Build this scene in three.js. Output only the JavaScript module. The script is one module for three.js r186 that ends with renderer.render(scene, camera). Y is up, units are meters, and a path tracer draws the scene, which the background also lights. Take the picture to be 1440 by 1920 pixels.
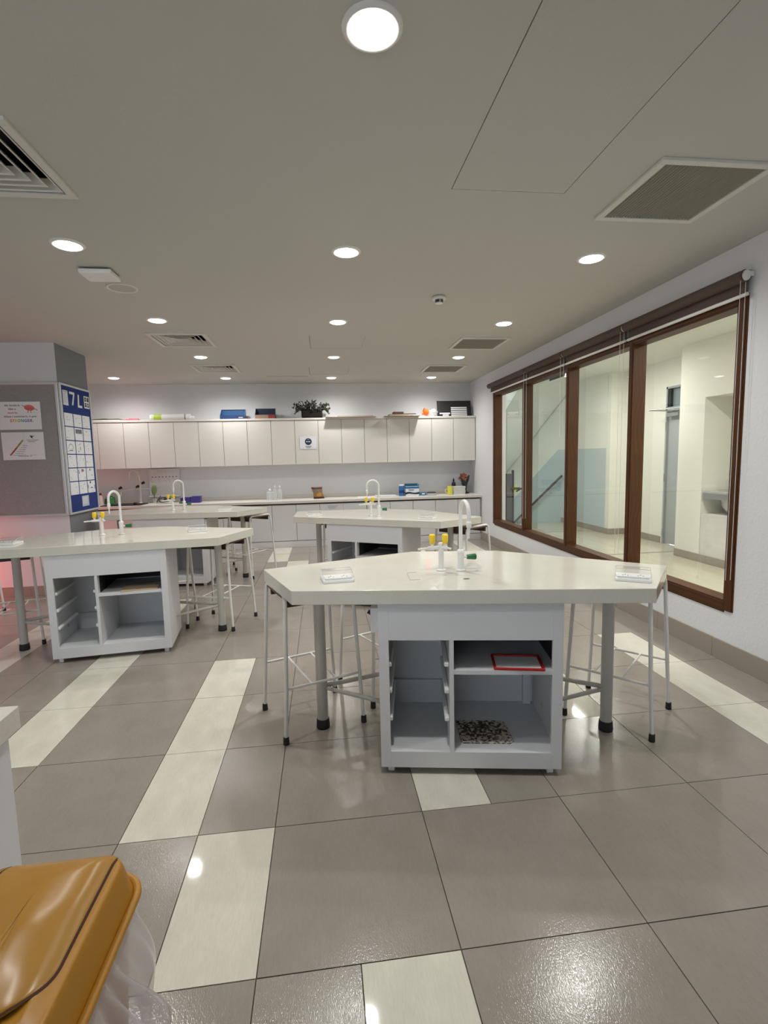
import * as THREE from 'three';
import { RoundedBoxGeometry } from 'three/addons/geometries/RoundedBoxGeometry.js';
import { mergeGeometries } from 'three/addons/utils/BufferGeometryUtils.js';
import { RectAreaLightUniformsLib } from 'three/addons/lights/RectAreaLightUniformsLib.js';

// ---------------------------------------------------------------- camera, sky, exposure
const W = 1440, H = 1920, FOCAL = 945.87;
const scene = new THREE.Scene();
const camera = new THREE.PerspectiveCamera(2 * Math.atan(H / 2 / FOCAL) * 180 / Math.PI, W / H, 0.05, 60);
camera.rotation.order = 'YXZ';
camera.rotation.set(-6.18480 * Math.PI / 180, -6.86454 * Math.PI / 180, -1.3161 * Math.PI / 180);
camera.position.set(0.238, 1.4694, 1.9252);
scene.add(camera);
const renderer = new THREE.WebGLRenderer({ antialias: true });
renderer.toneMapping = THREE.LinearToneMapping;
renderer.toneMappingExposure = 1.0;
renderer.shadowMap.enabled = true;
scene.background = new THREE.Color(0.78, 0.90, 1.0).multiplyScalar(4.0);
RectAreaLightUniformsLib.init();
const LAMP_CD = 5.6;                       // each downlight
const LAMP_COLOR = new THREE.Color(1.0, 0.99, 0.955);
const TUBE_POWER = 170;                     // corridor batten
const CEIL = 2.788, XR = 2.98, XL = -4.6, ZB = -7.25, ZF = 4.7;

// ---------------------------------------------------------------- helpers
let seed = 7;
const rnd = () => { seed = (seed * 1664525 + 1013904223) >>> 0; return seed / 4294967296; };
const PI = Math.PI;
const used = {};
function numbered(name) { const n = used[name] = (used[name] ?? -1) + 1; return n ? `${name}_${String(n).padStart(3, '0')}` : name; }
function prep(g) { const n = g.index ? g.toNonIndexed() : g; for (const k of Object.keys(n.attributes)) if (!['position', 'normal', 'uv'].includes(k)) n.deleteAttribute(k); return n; }
const merge = (l) => l.length === 1 ? l[0] : mergeGeometries(l.map(prep), false);
const at = (g, x = 0, y = 0, z = 0, rx = 0, ry = 0, rz = 0) => { const m = new THREE.Matrix4().makeRotationFromEuler(new THREE.Euler(rx, ry, rz, 'YXZ')); m.setPosition(x, y, z); return g.applyMatrix4(m); };
const bx = (w, h, d, x = 0, y = 0, z = 0, r = 0) => at(r ? new RoundedBoxGeometry(w, h, d, 2, r) : new THREE.BoxGeometry(w, h, d), x, y, z);
const span = (x0, x1, y0, y1, z0, z1, r = 0) => bx(Math.abs(x1 - x0), Math.abs(y1 - y0), Math.abs(z1 - z0), (x0 + x1) / 2, (y0 + y1) / 2, (z0 + z1) / 2, r);
const cyl = (r0, r1, h, n = 24) => new THREE.CylinderGeometry(r1, r0, h, n);   // r0 bottom, r1 top
const V = (x, y, z) => new THREE.Vector3(x, y, z);
const lathe = (pts, n = 28) => new THREE.LatheGeometry(pts.map((p) => new THREE.Vector2(p[0], p[1])), n);
function path(pts, r) {
  const p = pts.map((q) => V(...q)), c = new THREE.CurvePath();
  let prev = p[0];
  for (let i = 1; i < p.length; i++) {
    if (i === p.length - 1) { c.add(new THREE.LineCurve3(prev, p[i])); break; }
    const a = p[i].clone().sub(p[i - 1]), b = p[i + 1].clone().sub(p[i]);
    const k = Math.min(r, a.length() * 0.49, b.length() * 0.49);
    const s = p[i].clone().addScaledVector(a.normalize(), -k), e = p[i].clone().addScaledVector(b.normalize(), k);
    c.add(new THREE.LineCurve3(prev, s)); c.add(new THREE.QuadraticBezierCurve3(s, p[i], e)); prev = e;
  }
  return c;
}
const tube = (pts, rad, round = 0.03, seg = 40, n = 10) => new THREE.TubeGeometry(path(pts, round), seg, rad, n, false);
function rod(a, b, r, n = 10) { const A = V(...a), B = V(...b), d = B.clone().sub(A); const g = new THREE.CylinderGeometry(r, r, d.length(), n); g.applyQuaternion(new THREE.Quaternion().setFromUnitVectors(V(0, 1, 0), d.normalize())); const m = A.add(B).multiplyScalar(.5); return g.translate(m.x, m.y, m.z); }
function poly(pts, h, bev = 0) {           // pts [x, z] plan outline, extruded from y=0 up to h
  const s = new THREE.Shape(pts.map(([x, z]) => new THREE.Vector2(x, -z)));
  const g = new THREE.ExtrudeGeometry(s, { depth: h - 2 * bev, bevelEnabled: bev > 0, bevelSize: bev, bevelThickness: bev, bevelSegments: 2, bevelOffset: -bev, curveSegments: 12 });
  return g.rotateX(-PI / 2).translate(0, bev, 0);
}
function uvBox(g) {                        // uv in metres by the dominant axis of the normal
  g = g.index ? g.toNonIndexed() : g;
  const p = g.attributes.position, n = g.attributes.normal, uv = new Float32Array(p.count * 2);
  for (let i = 0; i < p.count; i++) {
    const ax = Math.abs(n.getX(i)), ay = Math.abs(n.getY(i)), az = Math.abs(n.getZ(i));
    const [u, v] = ay >= ax && ay >= az ? [p.getX(i), p.getZ(i)] : ax >= az ? [p.getZ(i), p.getY(i)] : [p.getX(i), p.getY(i)];
    uv[2 * i] = u; uv[2 * i + 1] = v;
  }
  g.setAttribute('uv', new THREE.BufferAttribute(uv, 2)); return g;
}
function obj(name, geo, mat, parent) {
  const m = new THREE.Mesh(Array.isArray(geo) ? merge(geo) : geo, mat);
  m.castShadow = m.receiveShadow = true; m.name = parent ? name : numbered(name);
  (parent || scene).add(m); return m;
}
function tag(o, label, category, group) { Object.assign(o.userData, { label, category }); if (group) o.userData.group = group; return o; }
function thing(name, label, category, [x, y, z] = [0, 0, 0], turn = 0, group) {
  const o = new THREE.Group(); o.name = numbered(name); o.position.set(x, y, z); o.rotation.y = turn; scene.add(o);
  return tag(o, label, category, group);
}
function struct(name, geo, mat, parent) { const m = obj(name, geo, mat, parent); if (!parent) { m.name = name; m.userData.kind = 'structure'; } return m; }
function structGroup(name) { const o = new THREE.Group(); o.name = name; o.userData.kind = 'structure'; scene.add(o); return o; }
function copy(src, label, [x, y, z], turn) { const c = src.clone(); c.name = numbered(src.userData.base || src.name.replace(/_\d{3}$/, '')); c.userData = { ...src.userData, label }; c.position.set(x, y, z); if (turn !== undefined) c.rotation.y = turn; scene.add(c); return c; }

// ---------------------------------------------------------------- textures
function hash(x, y, s) { let h = (x * 374761393 + y * 668265263 + s * 974711) | 0; h = Math.imul(h ^ (h >>> 13), 1274126177); return ((h ^ (h >>> 16)) >>> 0) / 4294967296; }
function vnoise(x, y, per, s) { const xi = Math.floor(x), yi = Math.floor(y), f = x - xi, g = y - yi, u = f * f * (3 - 2 * f), v = g * g * (3 - 2 * g), w = (a) => ((a % per) + per) % per; const a = hash(w(xi), w(yi), s), b = hash(w(xi + 1), w(yi), s), c = hash(w(xi), w(yi + 1), s), d = hash(w(xi + 1), w(yi + 1), s); return a + (b - a) * u + (c - a) * v + (a - b - c + d) * u * v; }
function dataTex(n, f, { srgb = false, rx = 1, ry = 1 } = {}) {
  const d = new Uint8Array(n * n * 4);
  for (let j = 0; j < n; j++) for (let i = 0; i < n; i++) { const c = f(i / n, j / n), k = (j * n + i) * 4; for (let q = 0; q < 3; q++) d[k + q] = Math.max(0, Math.min(255, Math.round((Array.isArray(c) ? c[q] : c) * 255))); d[k + 3] = 255; }
  const t = new THREE.DataTexture(d, n, n, THREE.RGBAFormat); t.wrapS = t.wrapT = THREE.RepeatWrapping; t.magFilter = THREE.LinearFilter; t.minFilter = THREE.LinearMipmapLinearFilter; t.generateMipmaps = true; t.repeat.set(rx, ry);
  if (srgb) t.colorSpace = THREE.SRGBColorSpace; t.needsUpdate = true; return t;
}
const fbm = (u, v, base, oct, s) => { let a = 0, w = 0.5, t = 0, p = base; for (let o = 0; o < oct; o++) { a += w * vnoise(u * p, v * p, p, s + o); t += w; w *= .5; p *= 2; } return a / t; };
const bumpPlaster = dataTex(256, (u, v) => fbm(u, v, 32, 3, 3), { rx: 2, ry: 2 });
const bumpTile = dataTex(1024, (u, v) => 0.7 * vnoise(u * 384, v * 160, 384, 5) + 0.3 * vnoise(u * 170, v * 80, 170, 9));
const tileMap = (s, c) => dataTex(256, (u, v) => { const k = 0.94 + 0.08 * fbm(u, v, 4, 5, s) + 0.035 * (vnoise(u * 128, v * 32, 128, s + 3) - .5); return c.map((q) => q * k); }, { srgb: true });
const woodMap = dataTex(512, (u, v) => { const g = 0.5 + 0.5 * Math.sin((v * 26 + 2.2 * fbm(u, v, 3, 4, 11)) * 6.283), f = vnoise(u * 8, v * 220, 8, 21), k = 0.72 + 0.22 * g * f + 0.18 * fbm(u, v, 4, 4, 31); return [0.335 * k, 0.185 * k, 0.052 * k]; }, { srgb: true });
const seatMap = dataTex(512, (u, v) => { const g = 0.5 + 0.5 * Math.sin((v * 14 + 1.6 * fbm(u, v, 3, 4, 41)) * 6.283), f = vnoise(u * 6, v * 160, 8, 51), k = 0.66 + 0.3 * g * f + 0.2 * fbm(u, v, 4, 4, 61); return [0.40 * k, 0.25 * k, 0.175 * k]; }, { srgb: true });
const quartzMap = dataTex(512, (u, v) => { const s = hash(Math.floor(u * 512), Math.floor(v * 512), 77), k = 1 - 0.05 * (s > .93) - 0.03 * fbm(u, v, 8, 4, 71); return [0.862 * k, 0.848 * k, 0.80 * k]; }, { srgb: true });
const feltMap = dataTex(256, (u, v) => { const k = 0.92 + 0.16 * vnoise(u * 256, v * 256, 256, 81); return [0.61 * k, 0.605 * k, 0.60 * k]; }, { srgb: true, rx: 2, ry: 2 });
const marbleMap = dataTex(256, (u, v) => { const k = 0.90 + 0.14 * fbm(u, v, 3, 5, 91) - 0.05 * Math.pow(fbm(u, v, 6, 4, 95), 4); return [0.87 * k, 0.87 * k, 0.85 * k]; }, { srgb: true });

// ---------------------------------------------------------------- materials
const std = (color, roughness = 0.6, o = {}) => new THREE.MeshStandardMaterial({ color, roughness, ...o });
const phys = (color, roughness = 0.5, o = {}) => new THREE.MeshPhysicalMaterial({ color, roughness, ...o });
const lin = (r, g, b) => new THREE.Color().setRGB(r, g, b);
const M = {
  wall: std(lin(0.755, 0.765, 0.79), 0.75, { bumpMap: bumpPlaster, bumpScale: 0.0015 }),
  ceiling: std(lin(0.57, 0.562, 0.522), 0.9, { bumpMap: bumpPlaster, bumpScale: 0.0008 }),
  corridor: std(lin(0.84, 0.845, 0.76), 0.7),
  corridorCeil: std(lin(0.80, 0.81, 0.74), 0.85),
  teal: std(lin(0.53, 0.625, 0.635), 0.6),
  grout: std(lin(0.10, 0.085, 0.07), 0.8),
  skirting: phys(lin(0.33, 0.29, 0.245), 0.35),
  wood: phys(0xffffff, 0.45, { map: woodMap, specularIntensity: 0.6 }),
  seat: phys(0xffffff, 0.35, { map: seatMap }),
  seatDark: std(lin(0.045, 0.026, 0.018), 0.5),
  quartz: phys(0xffffff, 0.085, { map: quartzMap }),
  laminate: phys(lin(0.70, 0.70, 0.715), 0.42),
  laminateIn: phys(lin(0.66, 0.67, 0.69), 0.5),
  cream: phys(lin(0.77, 0.745, 0.70), 0.45),
  creamTop: phys(lin(0.74, 0.70, 0.65), 0.35),
  liner: std(lin(.025, .025, .027), .8),  // near-black colour for the shade painted inside the open cabinets
  gap: std(lin(0.06, 0.055, 0.05), 0.8),
  steelPaint: phys(lin(0.52, 0.50, 0.455), 0.35),
  whiteMetal: phys(lin(0.82, 0.81, 0.78), 0.3),
  whitePlastic: phys(lin(0.84, 0.84, 0.83), 0.3),
  white: std(lin(0.86, 0.86, 0.86), 0.6),
  black: std(lin(0.012, 0.012, 0.013), 0.55),
  rubber: std(lin(0.02, 0.02, 0.02), 0.7),
  darkGrey: std(lin(0.08, 0.08, 0.085), 0.5),
  yellow: phys(lin(0.95, 0.66, 0.02), 0.35),
  green: phys(lin(0.012, 0.14, 0.05), 0.35),
  chrome: std(lin(0.72, 0.72, 0.72), 0.16, { metalness: 1 }),
  steel: std(lin(0.5, 0.5, 0.5), 0.3, { metalness: 1 }),
  alu: std(lin(0.72, 0.72, 0.73), 0.38, { metalness: 0.7 }),
  grilleFrame: std(lin(0.70, 0.69, 0.64), 0.5),
  slat: std(lin(0.40, 0.385, 0.31), 0.6),
  ductDark: std(lin(.06, .056, .045), .8),
  glass: phys(0xffffff, 0.0, { transmission: 1, thickness: 0, ior: 1.5 }),
  clear: phys(0xffffff, 0.04, { transmission: 1, thickness: 0, ior: 1.45 }),
  clearBottle: phys(lin(0.95, 0.97, 0.98), 0.12, { transmission: 0.75, thickness: 0, ior: 1.45 }),
  bag: phys(lin(0.93, 0.91, 0.92), 0.30, { transmission: 0.74, thickness: 0, ior: 1.3, side: THREE.DoubleSide }),
  orange: phys(lin(0.44, 0.205, 0.022), 0.36, { specularIntensity: 0.7 }),
  orangeFlap: phys(lin(0.40, 0.195, 0.022), 0.30),
  binBody: phys(lin(0.55, 0.40, 0.30), 0.5),
  blind: std(lin(0.105, 0.072, 0.058), 0.85),
  lamp: std(0x222222, 0.5, { emissive: lin(1, 0.98, 0.93), emissiveIntensity: 9 }),
  tubeGlow: std(0x222222, 0.5, { emissive: lin(1, 1, 0.93), emissiveIntensity: 12 }),
  bezel: std(lin(0.80, 0.79, 0.76), 0.5),
  felt: std(0xffffff, 0.95, { map: feltMap }),
  blueBoard: std(lin(0.012, 0.035, 0.19), 0.9),
  doorGrey: phys(lin(0.40, 0.43, 0.44), 0.5),
  marble: phys(0xffffff, 0.3, { map: marbleMap }),
};
const greyTiles = [0, 1, 2, 3].map((i) => phys(0xffffff, 0.17, { map: tileMap(100 + i * 17, [0.585 + i * .005, 0.556 + i * .004, 0.517 + i * .004]), bumpMap: bumpTile, bumpScale: 0.00022, ior: 1.5 }));
const whiteTiles = [0, 1].map((i) => phys(0xffffff, 0.045, { map: tileMap(300 + i * 31, [0.85, 0.835, 0.775]), ior: 1.5 }));
const corridorTile = phys(0xffffff, 0.12, { map: tileMap(511, [0.80, 0.78, 0.70]), ior: 1.5 });

// ---------------------------------------------------------------- floor of individual tiles
const floor = struct('floor', span(XL - .2, XR + .2, -.12, -.006, ZB - .2, ZF + .2), M.grout);
{
  const G = {}, tg = (w, d) => G[w + '|' + d] ??= new THREE.BoxGeometry(w - .0035, .012, d - .0035);
  // white half tiles: [left edge x, first row, last row]; row r covers z from 0.6 r to 0.6 (r + 1)
  const whites = [[-.3, 0, 0], [-.6, -3, -1], [.3, 1, 1], [.6, -1, -1], [1.5, -2, -2], [2.4, -3, 1], [-1.5, -6, -2], [-2.4, -6, -3], [-.3, -9, -9], [-.6, -11, -10], [.6, -8, -6], [-.9, 2, 3], [-3.3, -6, -4], [1.5, -11, -9], [2.4, -11, -8]];
  const isWhite = (x, r) => whites.some(([a, b, c]) => Math.abs(a - x) < .01 && r >= b && r <= c);
  let k = 0;
  for (let c = -8; c < 5; c++) for (let r = -12; r < 7; r++) {
    const x0 = c * .6, z = r * .6 + .3; if (z > 4.4) continue;
    const l = isWhite(x0, r), rr = isWhite(x0 + .3, r);
    const put = (w, x, white) => { const m = obj('tile', tg(w, .6), white ? whiteTiles[k % 2] : greyTiles[(k * 7 + (k >> 2)) % 4], floor); m.position.set(x, -.006 + (hash(k, 3, 5) - .5) * .0006, z); m.rotation.y = white ? 0 : 0; k++; };
    if (l || rr) { put(.3, x0 + .15, l); put(.3, x0 + .45, rr); } else put(.6, x0 + .3, false);
  }
}

// ---------------------------------------------------------------- room shell
const WZ0 = -5.95, WZ1 = -1.12, WY0 = .36, WY1 = 2.46;
struct('wall_right', [span(XR, XR + .2, 0, WY0, ZB, ZF), span(XR, XR + .2, WY1, CEIL + .2, ZB, ZF), span(XR, XR + .2, WY0, WY1, ZB, WZ0), span(XR, XR + .2, WY0, WY1, WZ1, ZF)].map(uvBox), M.wall);
struct('wall_back', uvBox(span(XL - .2, XR + .2, 0, CEIL + .2, ZB - .2, ZB)), M.wall);
struct('wall_left', uvBox(span(XL - .2, XL, 0, CEIL + .2, ZB, ZF)), M.wall);
struct('wall_front', [span(XL - .2, XR + .2, 0, 1.0, ZF, ZF + .2), span(XL - .2, XR + .2, 2.5, CEIL + .2, ZF, ZF + .2), span(XL - .2, -4.2, 1.0, 2.5, ZF, ZF + .2), span(-.45, XR + .2, 1.0, 2.5, ZF, ZF + .2)].map(uvBox), M.wall);
{ const w = structGroup('added_window_3'); obj('frame', [span(-4.2, -.45, 1.0, 1.05, ZF + .06, ZF + .14), span(-4.2, -.45, 2.45, 2.5, ZF + .06, ZF + .14), ...[-4.175, -2.325, -.475].map((x) => span(x - .025, x + .025, 1.05, 2.45, ZF + .06, ZF + .14))], M.whiteMetal, w);  // unseen window added behind the camera for cool daylight
  for (let k = 0; k < 2; k++) obj('pane', new THREE.PlaneGeometry(1.8, 1.4).translate(-3.24 + k * 1.85, 1.75, ZF + .1), M.glass, w); }
struct('wall_pillar', uvBox(span(XL, -2.605, 0, CEIL, -4.84, -4.11)), M.wall);
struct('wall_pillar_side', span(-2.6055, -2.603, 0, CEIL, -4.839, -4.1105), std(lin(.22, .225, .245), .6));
function skirt(name, x0, x1, z0, z1, h, n) {     // run of skirting tiles
  const along = Math.abs(x1 - x0) > Math.abs(z1 - z0), L = along ? x1 - x0 : z1 - z0, s = L / n, g = structGroup(name);
  for (let i = 0; i < n; i++) obj('tile', along ? span(x0 + i * s + .001, x0 + (i + 1) * s - .001, 0, h, z0, z1, .002) : span(x0, x1, 0, h, z0 + i * s + .001, z0 + (i + 1) * s - .001, .002), M.skirting, g);
}
skirt('baseboard_right', XR - .012, XR, -7.2, 4.68, .14, 20);
skirt('baseboard_pillar', -4.5, -2.605, -4.11, -4.098, .11, 4);
skirt('baseboard_side', -2.605, -2.593, -4.84, -4.10, .11, 2);

const VENTS = [[-1.21, -.59], [-1.21, -3.94], [-1.21, -5.69]], GRILLES = [[2.11, -.625], [2.13, -4.05], [2.11, -5.735]];
const HATCHES = [[.925, 1.517, -.678, .62], [.152, .762, -4.36, -3.73], [.10, .69, -6.26, -5.66], [-.585, .06, -7.06, -6.42]];
{
  const s = new THREE.Shape([[XL - .2, ZB - .2], [XR + .2, ZB - .2], [XR + .2, ZF + .2], [XL - .2, ZF + .2]].map((p) => new THREE.Vector2(...p)));
  const hole = (x0, x1, z0, z1) => s.holes.push(new THREE.Path([[x0, z0], [x0, z1], [x1, z1], [x1, z0]].map((p) => new THREE.Vector2(...p))));
  for (const [x, z] of [...VENTS, ...GRILLES]) hole(x - .265, x + .265, z - .265, z + .265);
  for (const h of HATCHES.slice(0, 3)) hole(...h);
  struct('ceiling', new THREE.ExtrudeGeometry(s, { depth: .1, bevelEnabled: false }).rotateX(PI / 2).translate(0, CEIL + .1, 0), M.ceiling);
  struct('roof_slab', span(XL - .2, XR + .2, CEIL + .3, CEIL + .4, ZB - .2, ZF + .2), M.gap);
  struct('trim_1', [span(XL - .2, XL - .1, CEIL + .1, CEIL + .3, ZB, ZF), span(XR + .1, XR + .2, CEIL + .1, CEIL + .3, ZB, ZF), span(XL, XR, CEIL + .1, CEIL + .3, ZB - .2, ZB - .1), span(XL, XR, CEIL + .1, CEIL + .3, ZF + .1, ZF + .2)], M.gap);
  const names = ['large flush access panel in the ceiling above the nearest table', 'square access panel in mid ceiling with one dark open edge', 'faint square access panel in the ceiling close to back wall', 'raised square cover plate on the ceiling at the back wall'];
  HATCHES.forEach(([x0, x1, z0, z1], i) => {
    const g = i === 3 ? [span(x0, x1, CEIL - .008, CEIL, z0, z1, .003)] : [span(x0 + .004, x1 - [.004, .002, .002][i], CEIL + .001 * i, CEIL + .03, z0 + .003, z1 - .004)];
    tag(obj('ceiling_hatch', g, M.ceiling), names[i], 'ceiling hatch');
  });
}

// ---------------------------------------------------------------- interior window and roller blinds
{
  const w = structGroup('window_1');
  const member = (a, b, vertical, face) => {      // stepped timber member in the wall plane, from x = 2.965 to 3.09
    const out = [];
    const [z0, z1, y0, y1] = face; out.push(span(XR - .012, XR + .075, y0, y1, z0, z1, .004));
    const iz = vertical ? .010 : 0, iy = vertical ? 0 : .012;
    out.push(span(XR - .006, XR + .118, y0 - iy, y1 + iy, z0 - iz, z1 + iz, .003));
    return out;
  };
  const rail = (y0, y1) => [span(XR - .0115, XR + .0745, y0, y1, WZ0 + .056, WZ1 - .061, .004), span(XR - .0052, XR + .1172, y0 - .012, y1 + .012, WZ0 + .054, WZ1 - .059, .003)];
  const woodUp = woodMap.clone(); woodUp.rotation = PI / 2; woodUp.needsUpdate = true; const woodV = M.wood.clone(); woodV.map = woodUp;
  obj('stile', uvBox(merge(member(0, 0, true, [WZ0 - .005, WZ0 + .055, WY0, WY1]))), woodV, w); obj('stile', uvBox(merge(member(0, 0, true, [WZ1 - .06, WZ1 + .005, WY0, WY1]))), woodV, w);
  obj('rail', uvBox(merge(rail(WY0 - .005, WY0 + .06))), M.wood, w); obj('rail', uvBox(merge(rail(WY1 - .055, WY1 + .005))), M.wood, w);
  const mz = [-4.735, -3.50, -2.33];
  for (const z of mz) obj('mullion', uvBox(merge(member(0, 0, true, [z - .022, z + .022, WY0 + .04, WY1 - .04])).translate(-.0022, 0, 0)), woodV, w);
  const e = [WZ0 + .05, ...mz, WZ1 - .055];
  for (let i = 0; i < 4; i++) { const g = new THREE.PlaneGeometry(e[i + 1] - e[i], WY1 - WY0 - .1); g.rotateY(-PI / 2).translate(XR + .095, (WY0 + WY1) / 2, (e[i] + e[i + 1]) / 2); obj('pane', g, M.glass, w); }
  obj('edge_strip', span(XR - .004, XR + .01, WY0 - .005, WY1 + .02, WZ1 + .006, WZ1 + .014), M.white, w);
  // blinds
  const bz = [-6.03, -4.53, -3.50, -2.37, -1.07], lab = ['at the far end of the window, nearest the back wall', 'second from the back wall along the window', 'third from the back wall, just beyond the thick mullion', 'over the wide near pane of the window'];
  for (let i = 0; i < 4; i++) {
    const z0 = bz[i] + .012, z1 = bz[i + 1] - .012, zc = (z0 + z1) / 2, L = z1 - z0;
    const b = thing('roller_blind', `rolled-up brown roller blind ${lab[i]}`, 'roller blind', [XR - .055, 2.555, zc], 0, 'roller blinds along the interior window');
    obj('roller', at(cyl(.038, .038, L - .004, 24), 0, 0, 0, PI / 2), M.blind, b);
    obj('fabric', bx(.004, .10, L - .02, .028, -.062, 0), M.blind, b);
    obj('bottom_bar', at(cyl(.012, .012, L - .01, 12), .022, -.110, 0, PI / 2), M.whitePlastic, b);
    for (const s of [-1, 1]) obj('bracket', [at(cyl(.026, .026, .011, 20).scale(1, 1, 1.25), 0, 0, s * (L / 2 + .0045), PI / 2), bx(.05, .03, .008, .026, .01, s * (L / 2 + .004), .003)], M.whitePlastic, b);
    obj('top_trim', bx(.02, .008, L, .03, .041, 0), M.white, b);
    const cl = [1.95, .9, 2.02, 1.96][i];
    obj('pull_chain', [rod([-.024, -.02, L / 2 - .012], [-.024, -cl, L / 2 - .012], .0016, 6), rod([.012, -.02, L / 2 - .012], [.012, -cl, L / 2 - .012], .0016, 6)], M.whitePlastic, b);
  }
}

// ---------------------------------------------------------------- ceiling fittings
const lightRows = [.23, -1.475, -3.15, -4.86, -6.55], lightCols = [-1.235, .441, 2.11];
const rowName = ['in the row nearest overhead', 'in the second row ahead', 'in the third row ahead', 'in the fourth row ahead', 'in the row along the back wall'];
const colName = ['left column', 'middle column', 'right column'];
const lensGeo = lathe([[0, -.020], [.045, -.019], [.066, -.014], [.074, -.005], [.074, .004], [0, .004]]), bezelGeo = lathe([[.073, .002], [.074, -.008], [.084, -.011], [.094, -.005], [.096, 0], [.096, .002]]);
const dimLens = std(0x222222, 0.5, { emissive: lin(1, 0.95, 0.85), emissiveIntensity: 2.2 });
function downlight(x, z, label, dim) {
  const l = thing('recessed_downlight', label, 'ceiling light', [x, CEIL, z], 0, 'recessed ceiling downlights');
  obj('bezel', bezelGeo, M.bezel, l); obj('diffuser', lensGeo, dim ? dimLens : M.lamp, l);
  const s = new THREE.SpotLight(LAMP_COLOR, LAMP_CD * (dim ? .35 : 1), 0, 1.42, 1.0, 2);
  s.name = 'downlight_beam'; s.position.set(0, -.008, 0); s.target.position.set(0, -1, 0); s.castShadow = true; s.shadow.radius = 2.2; s.shadow.bias = -.0005;
  l.add(s, s.target);
}
lightRows.forEach((z, r) => lightCols.forEach((x, c) => downlight(x, z, `glowing round recessed downlight, ${colName[c]}, ${rowName[r]}`, r === 3 && c === 1)));
downlight(-2.905, -6.49, 'glowing round recessed downlight past the pillar above the sink corner');

function squareRing(ro, yo, ri, yi) {            // sloped square louvre ring
  const p = [], q = (a, b, c, d) => p.push(...a, ...b, ...c, ...a, ...c, ...d), t = .003;
  for (let k = 0; k < 4; k++) {
    const R = (r, y, s) => { const v = V(s * r, y, r).applyAxisAngle(V(0, 1, 0), k * PI / 2); return [v.x, v.y, v.z]; };
    q(R(ro, yo, -1), R(ro, yo, 1), R(ri, yi, 1), R(ri, yi, -1)); q(R(ro, yo + t, 1), R(ro, yo + t, -1), R(ri, yi + t, -1), R(ri, yi + t, 1));
    q(R(ro, yo + t, -1), R(ro, yo + t, 1), R(ro, yo, 1), R(ro, yo, -1)); q(R(ri, yi, -1), R(ri, yi, 1), R(ri, yi + t, 1), R(ri, yi + t, -1));
  }
  const g = new THREE.BufferGeometry(); g.setAttribute('position', new THREE.Float32BufferAttribute(p, 3)); g.setAttribute('uv', new THREE.Float32BufferAttribute(new Float32Array(p.length / 3 * 2), 2)); g.computeVertexNormals(); return g;
}
const frameGeo = (o, i, h) => merge([bx(2 * o, h, o - i, 0, -h / 2, (o + i) / 2, .002), bx(2 * o, h, o - i, 0, -h / 2, -(o + i) / 2, .002), bx(o - i, h, 2 * i, (o + i) / 2, -h / 2, 0, .002), bx(o - i, h, 2 * i, -(o + i) / 2, -h / 2, 0, .002)]);
const plenum = merge([bx(.53, .01, .53, 0, .16, 0), bx(.53, .16, .005, 0, .08, .262), bx(.53, .16, .005, 0, .08, -.262), bx(.005, .16, .53, .262, .08, 0), bx(.005, .16, .53, -.262, .08, 0)]);
VENTS.forEach(([x, z], i) => {
  const v = thing('air_diffuser', ['large square four-way air diffuser nearest overhead on the left', 'square four-way air diffuser in the middle of the left ceiling side', 'small-looking square air diffuser at the left back ceiling'][i], 'air vent', [x, CEIL, z], 0, 'square ceiling air diffusers');
  obj('frame', frameGeo(.30, .262, .014), M.grilleFrame, v); obj('duct_box', plenum, M.black, v);
  for (let k = 0; k < 5; k++) { const e = .246 - k * .047; obj('louver', merge([squareRing(e, -.004, e - .030, .036), squareRing(e + .006, -.007, e - .004, -.004)]), M.grilleFrame, v); }
});
GRILLES.forEach(([x, z], i) => {
  const v = thing('return_air_grille', ['large square olive-slatted return grille nearest on the right ceiling', 'olive-slatted return grille in mid ceiling on the window side', 'olive-slatted return grille nearest the back wall on the right'][i], 'air vent', [x, CEIL, z], 0, 'square return air grilles');
  obj('frame', frameGeo(.295, .258, .014), M.grilleFrame, v); obj('duct_box', plenum, M.ductDark, v);
  const sl = []; for (let k = 0; k < 30; k++) sl.push(at(new THREE.BoxGeometry(.0045, .011, .515), -.2515 + k * .01735, -.004, 0, 0, 0, .35));
  const s = obj('slats', sl, M.slat, v); s.userData.kind = 'stuff';
});
{
  const s = thing('smoke_detector', 'small white smoke detector on the ceiling near the window side', 'smoke detector', [1.254, CEIL, -2.347]);
  obj('base', lathe([[0, -.028], [.050, -.028], [.056, -.022], [.056, 0], [0, 0]]), M.whitePlastic, s);
  obj('chamber', lathe([[0, -.052], [.026, -.052], [.034, -.046], [.034, -.026], [0, -.026]]), M.darkGrey, s);
  obj('cap', [lathe([[0, -.056], [.030, -.056], [.034, -.050], [0, -.050]]), ...[0, 1, 2, 3].map((k) => at(bx(.006, .03, .006, 0, -.04, .034), 0, 0, 0, 0, k * PI / 2))], M.whitePlastic, s);
  const a = thing('wireless_router', 'white square wireless access box screwed to the ceiling at left', 'router', [-1.235, CEIL, -1.92]);
  obj('case', bx(.21, .03, .185, 0, -.026, 0, .008), M.whitePlastic, a); obj('mount', bx(.15, .012, .13, 0, -.006, 0), M.darkGrey, a);
  const sp = thing('ceiling_speaker', 'round flush ceiling speaker with pale rim beside access box', 'speaker', [-1.213, CEIL, -2.26]);
  obj('rim', lathe([[.094, .001], [.094, -.006], [.104, -.008], [.110, -.004], [.110, .001]]), M.bezel, sp); obj('mesh_cover', lathe([[0, -.005], [.06, -.0045], [.095, -.003], [.095, .001], [0, .001]]), std(lin(.52, .5, .44), .8), sp);
}

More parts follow.
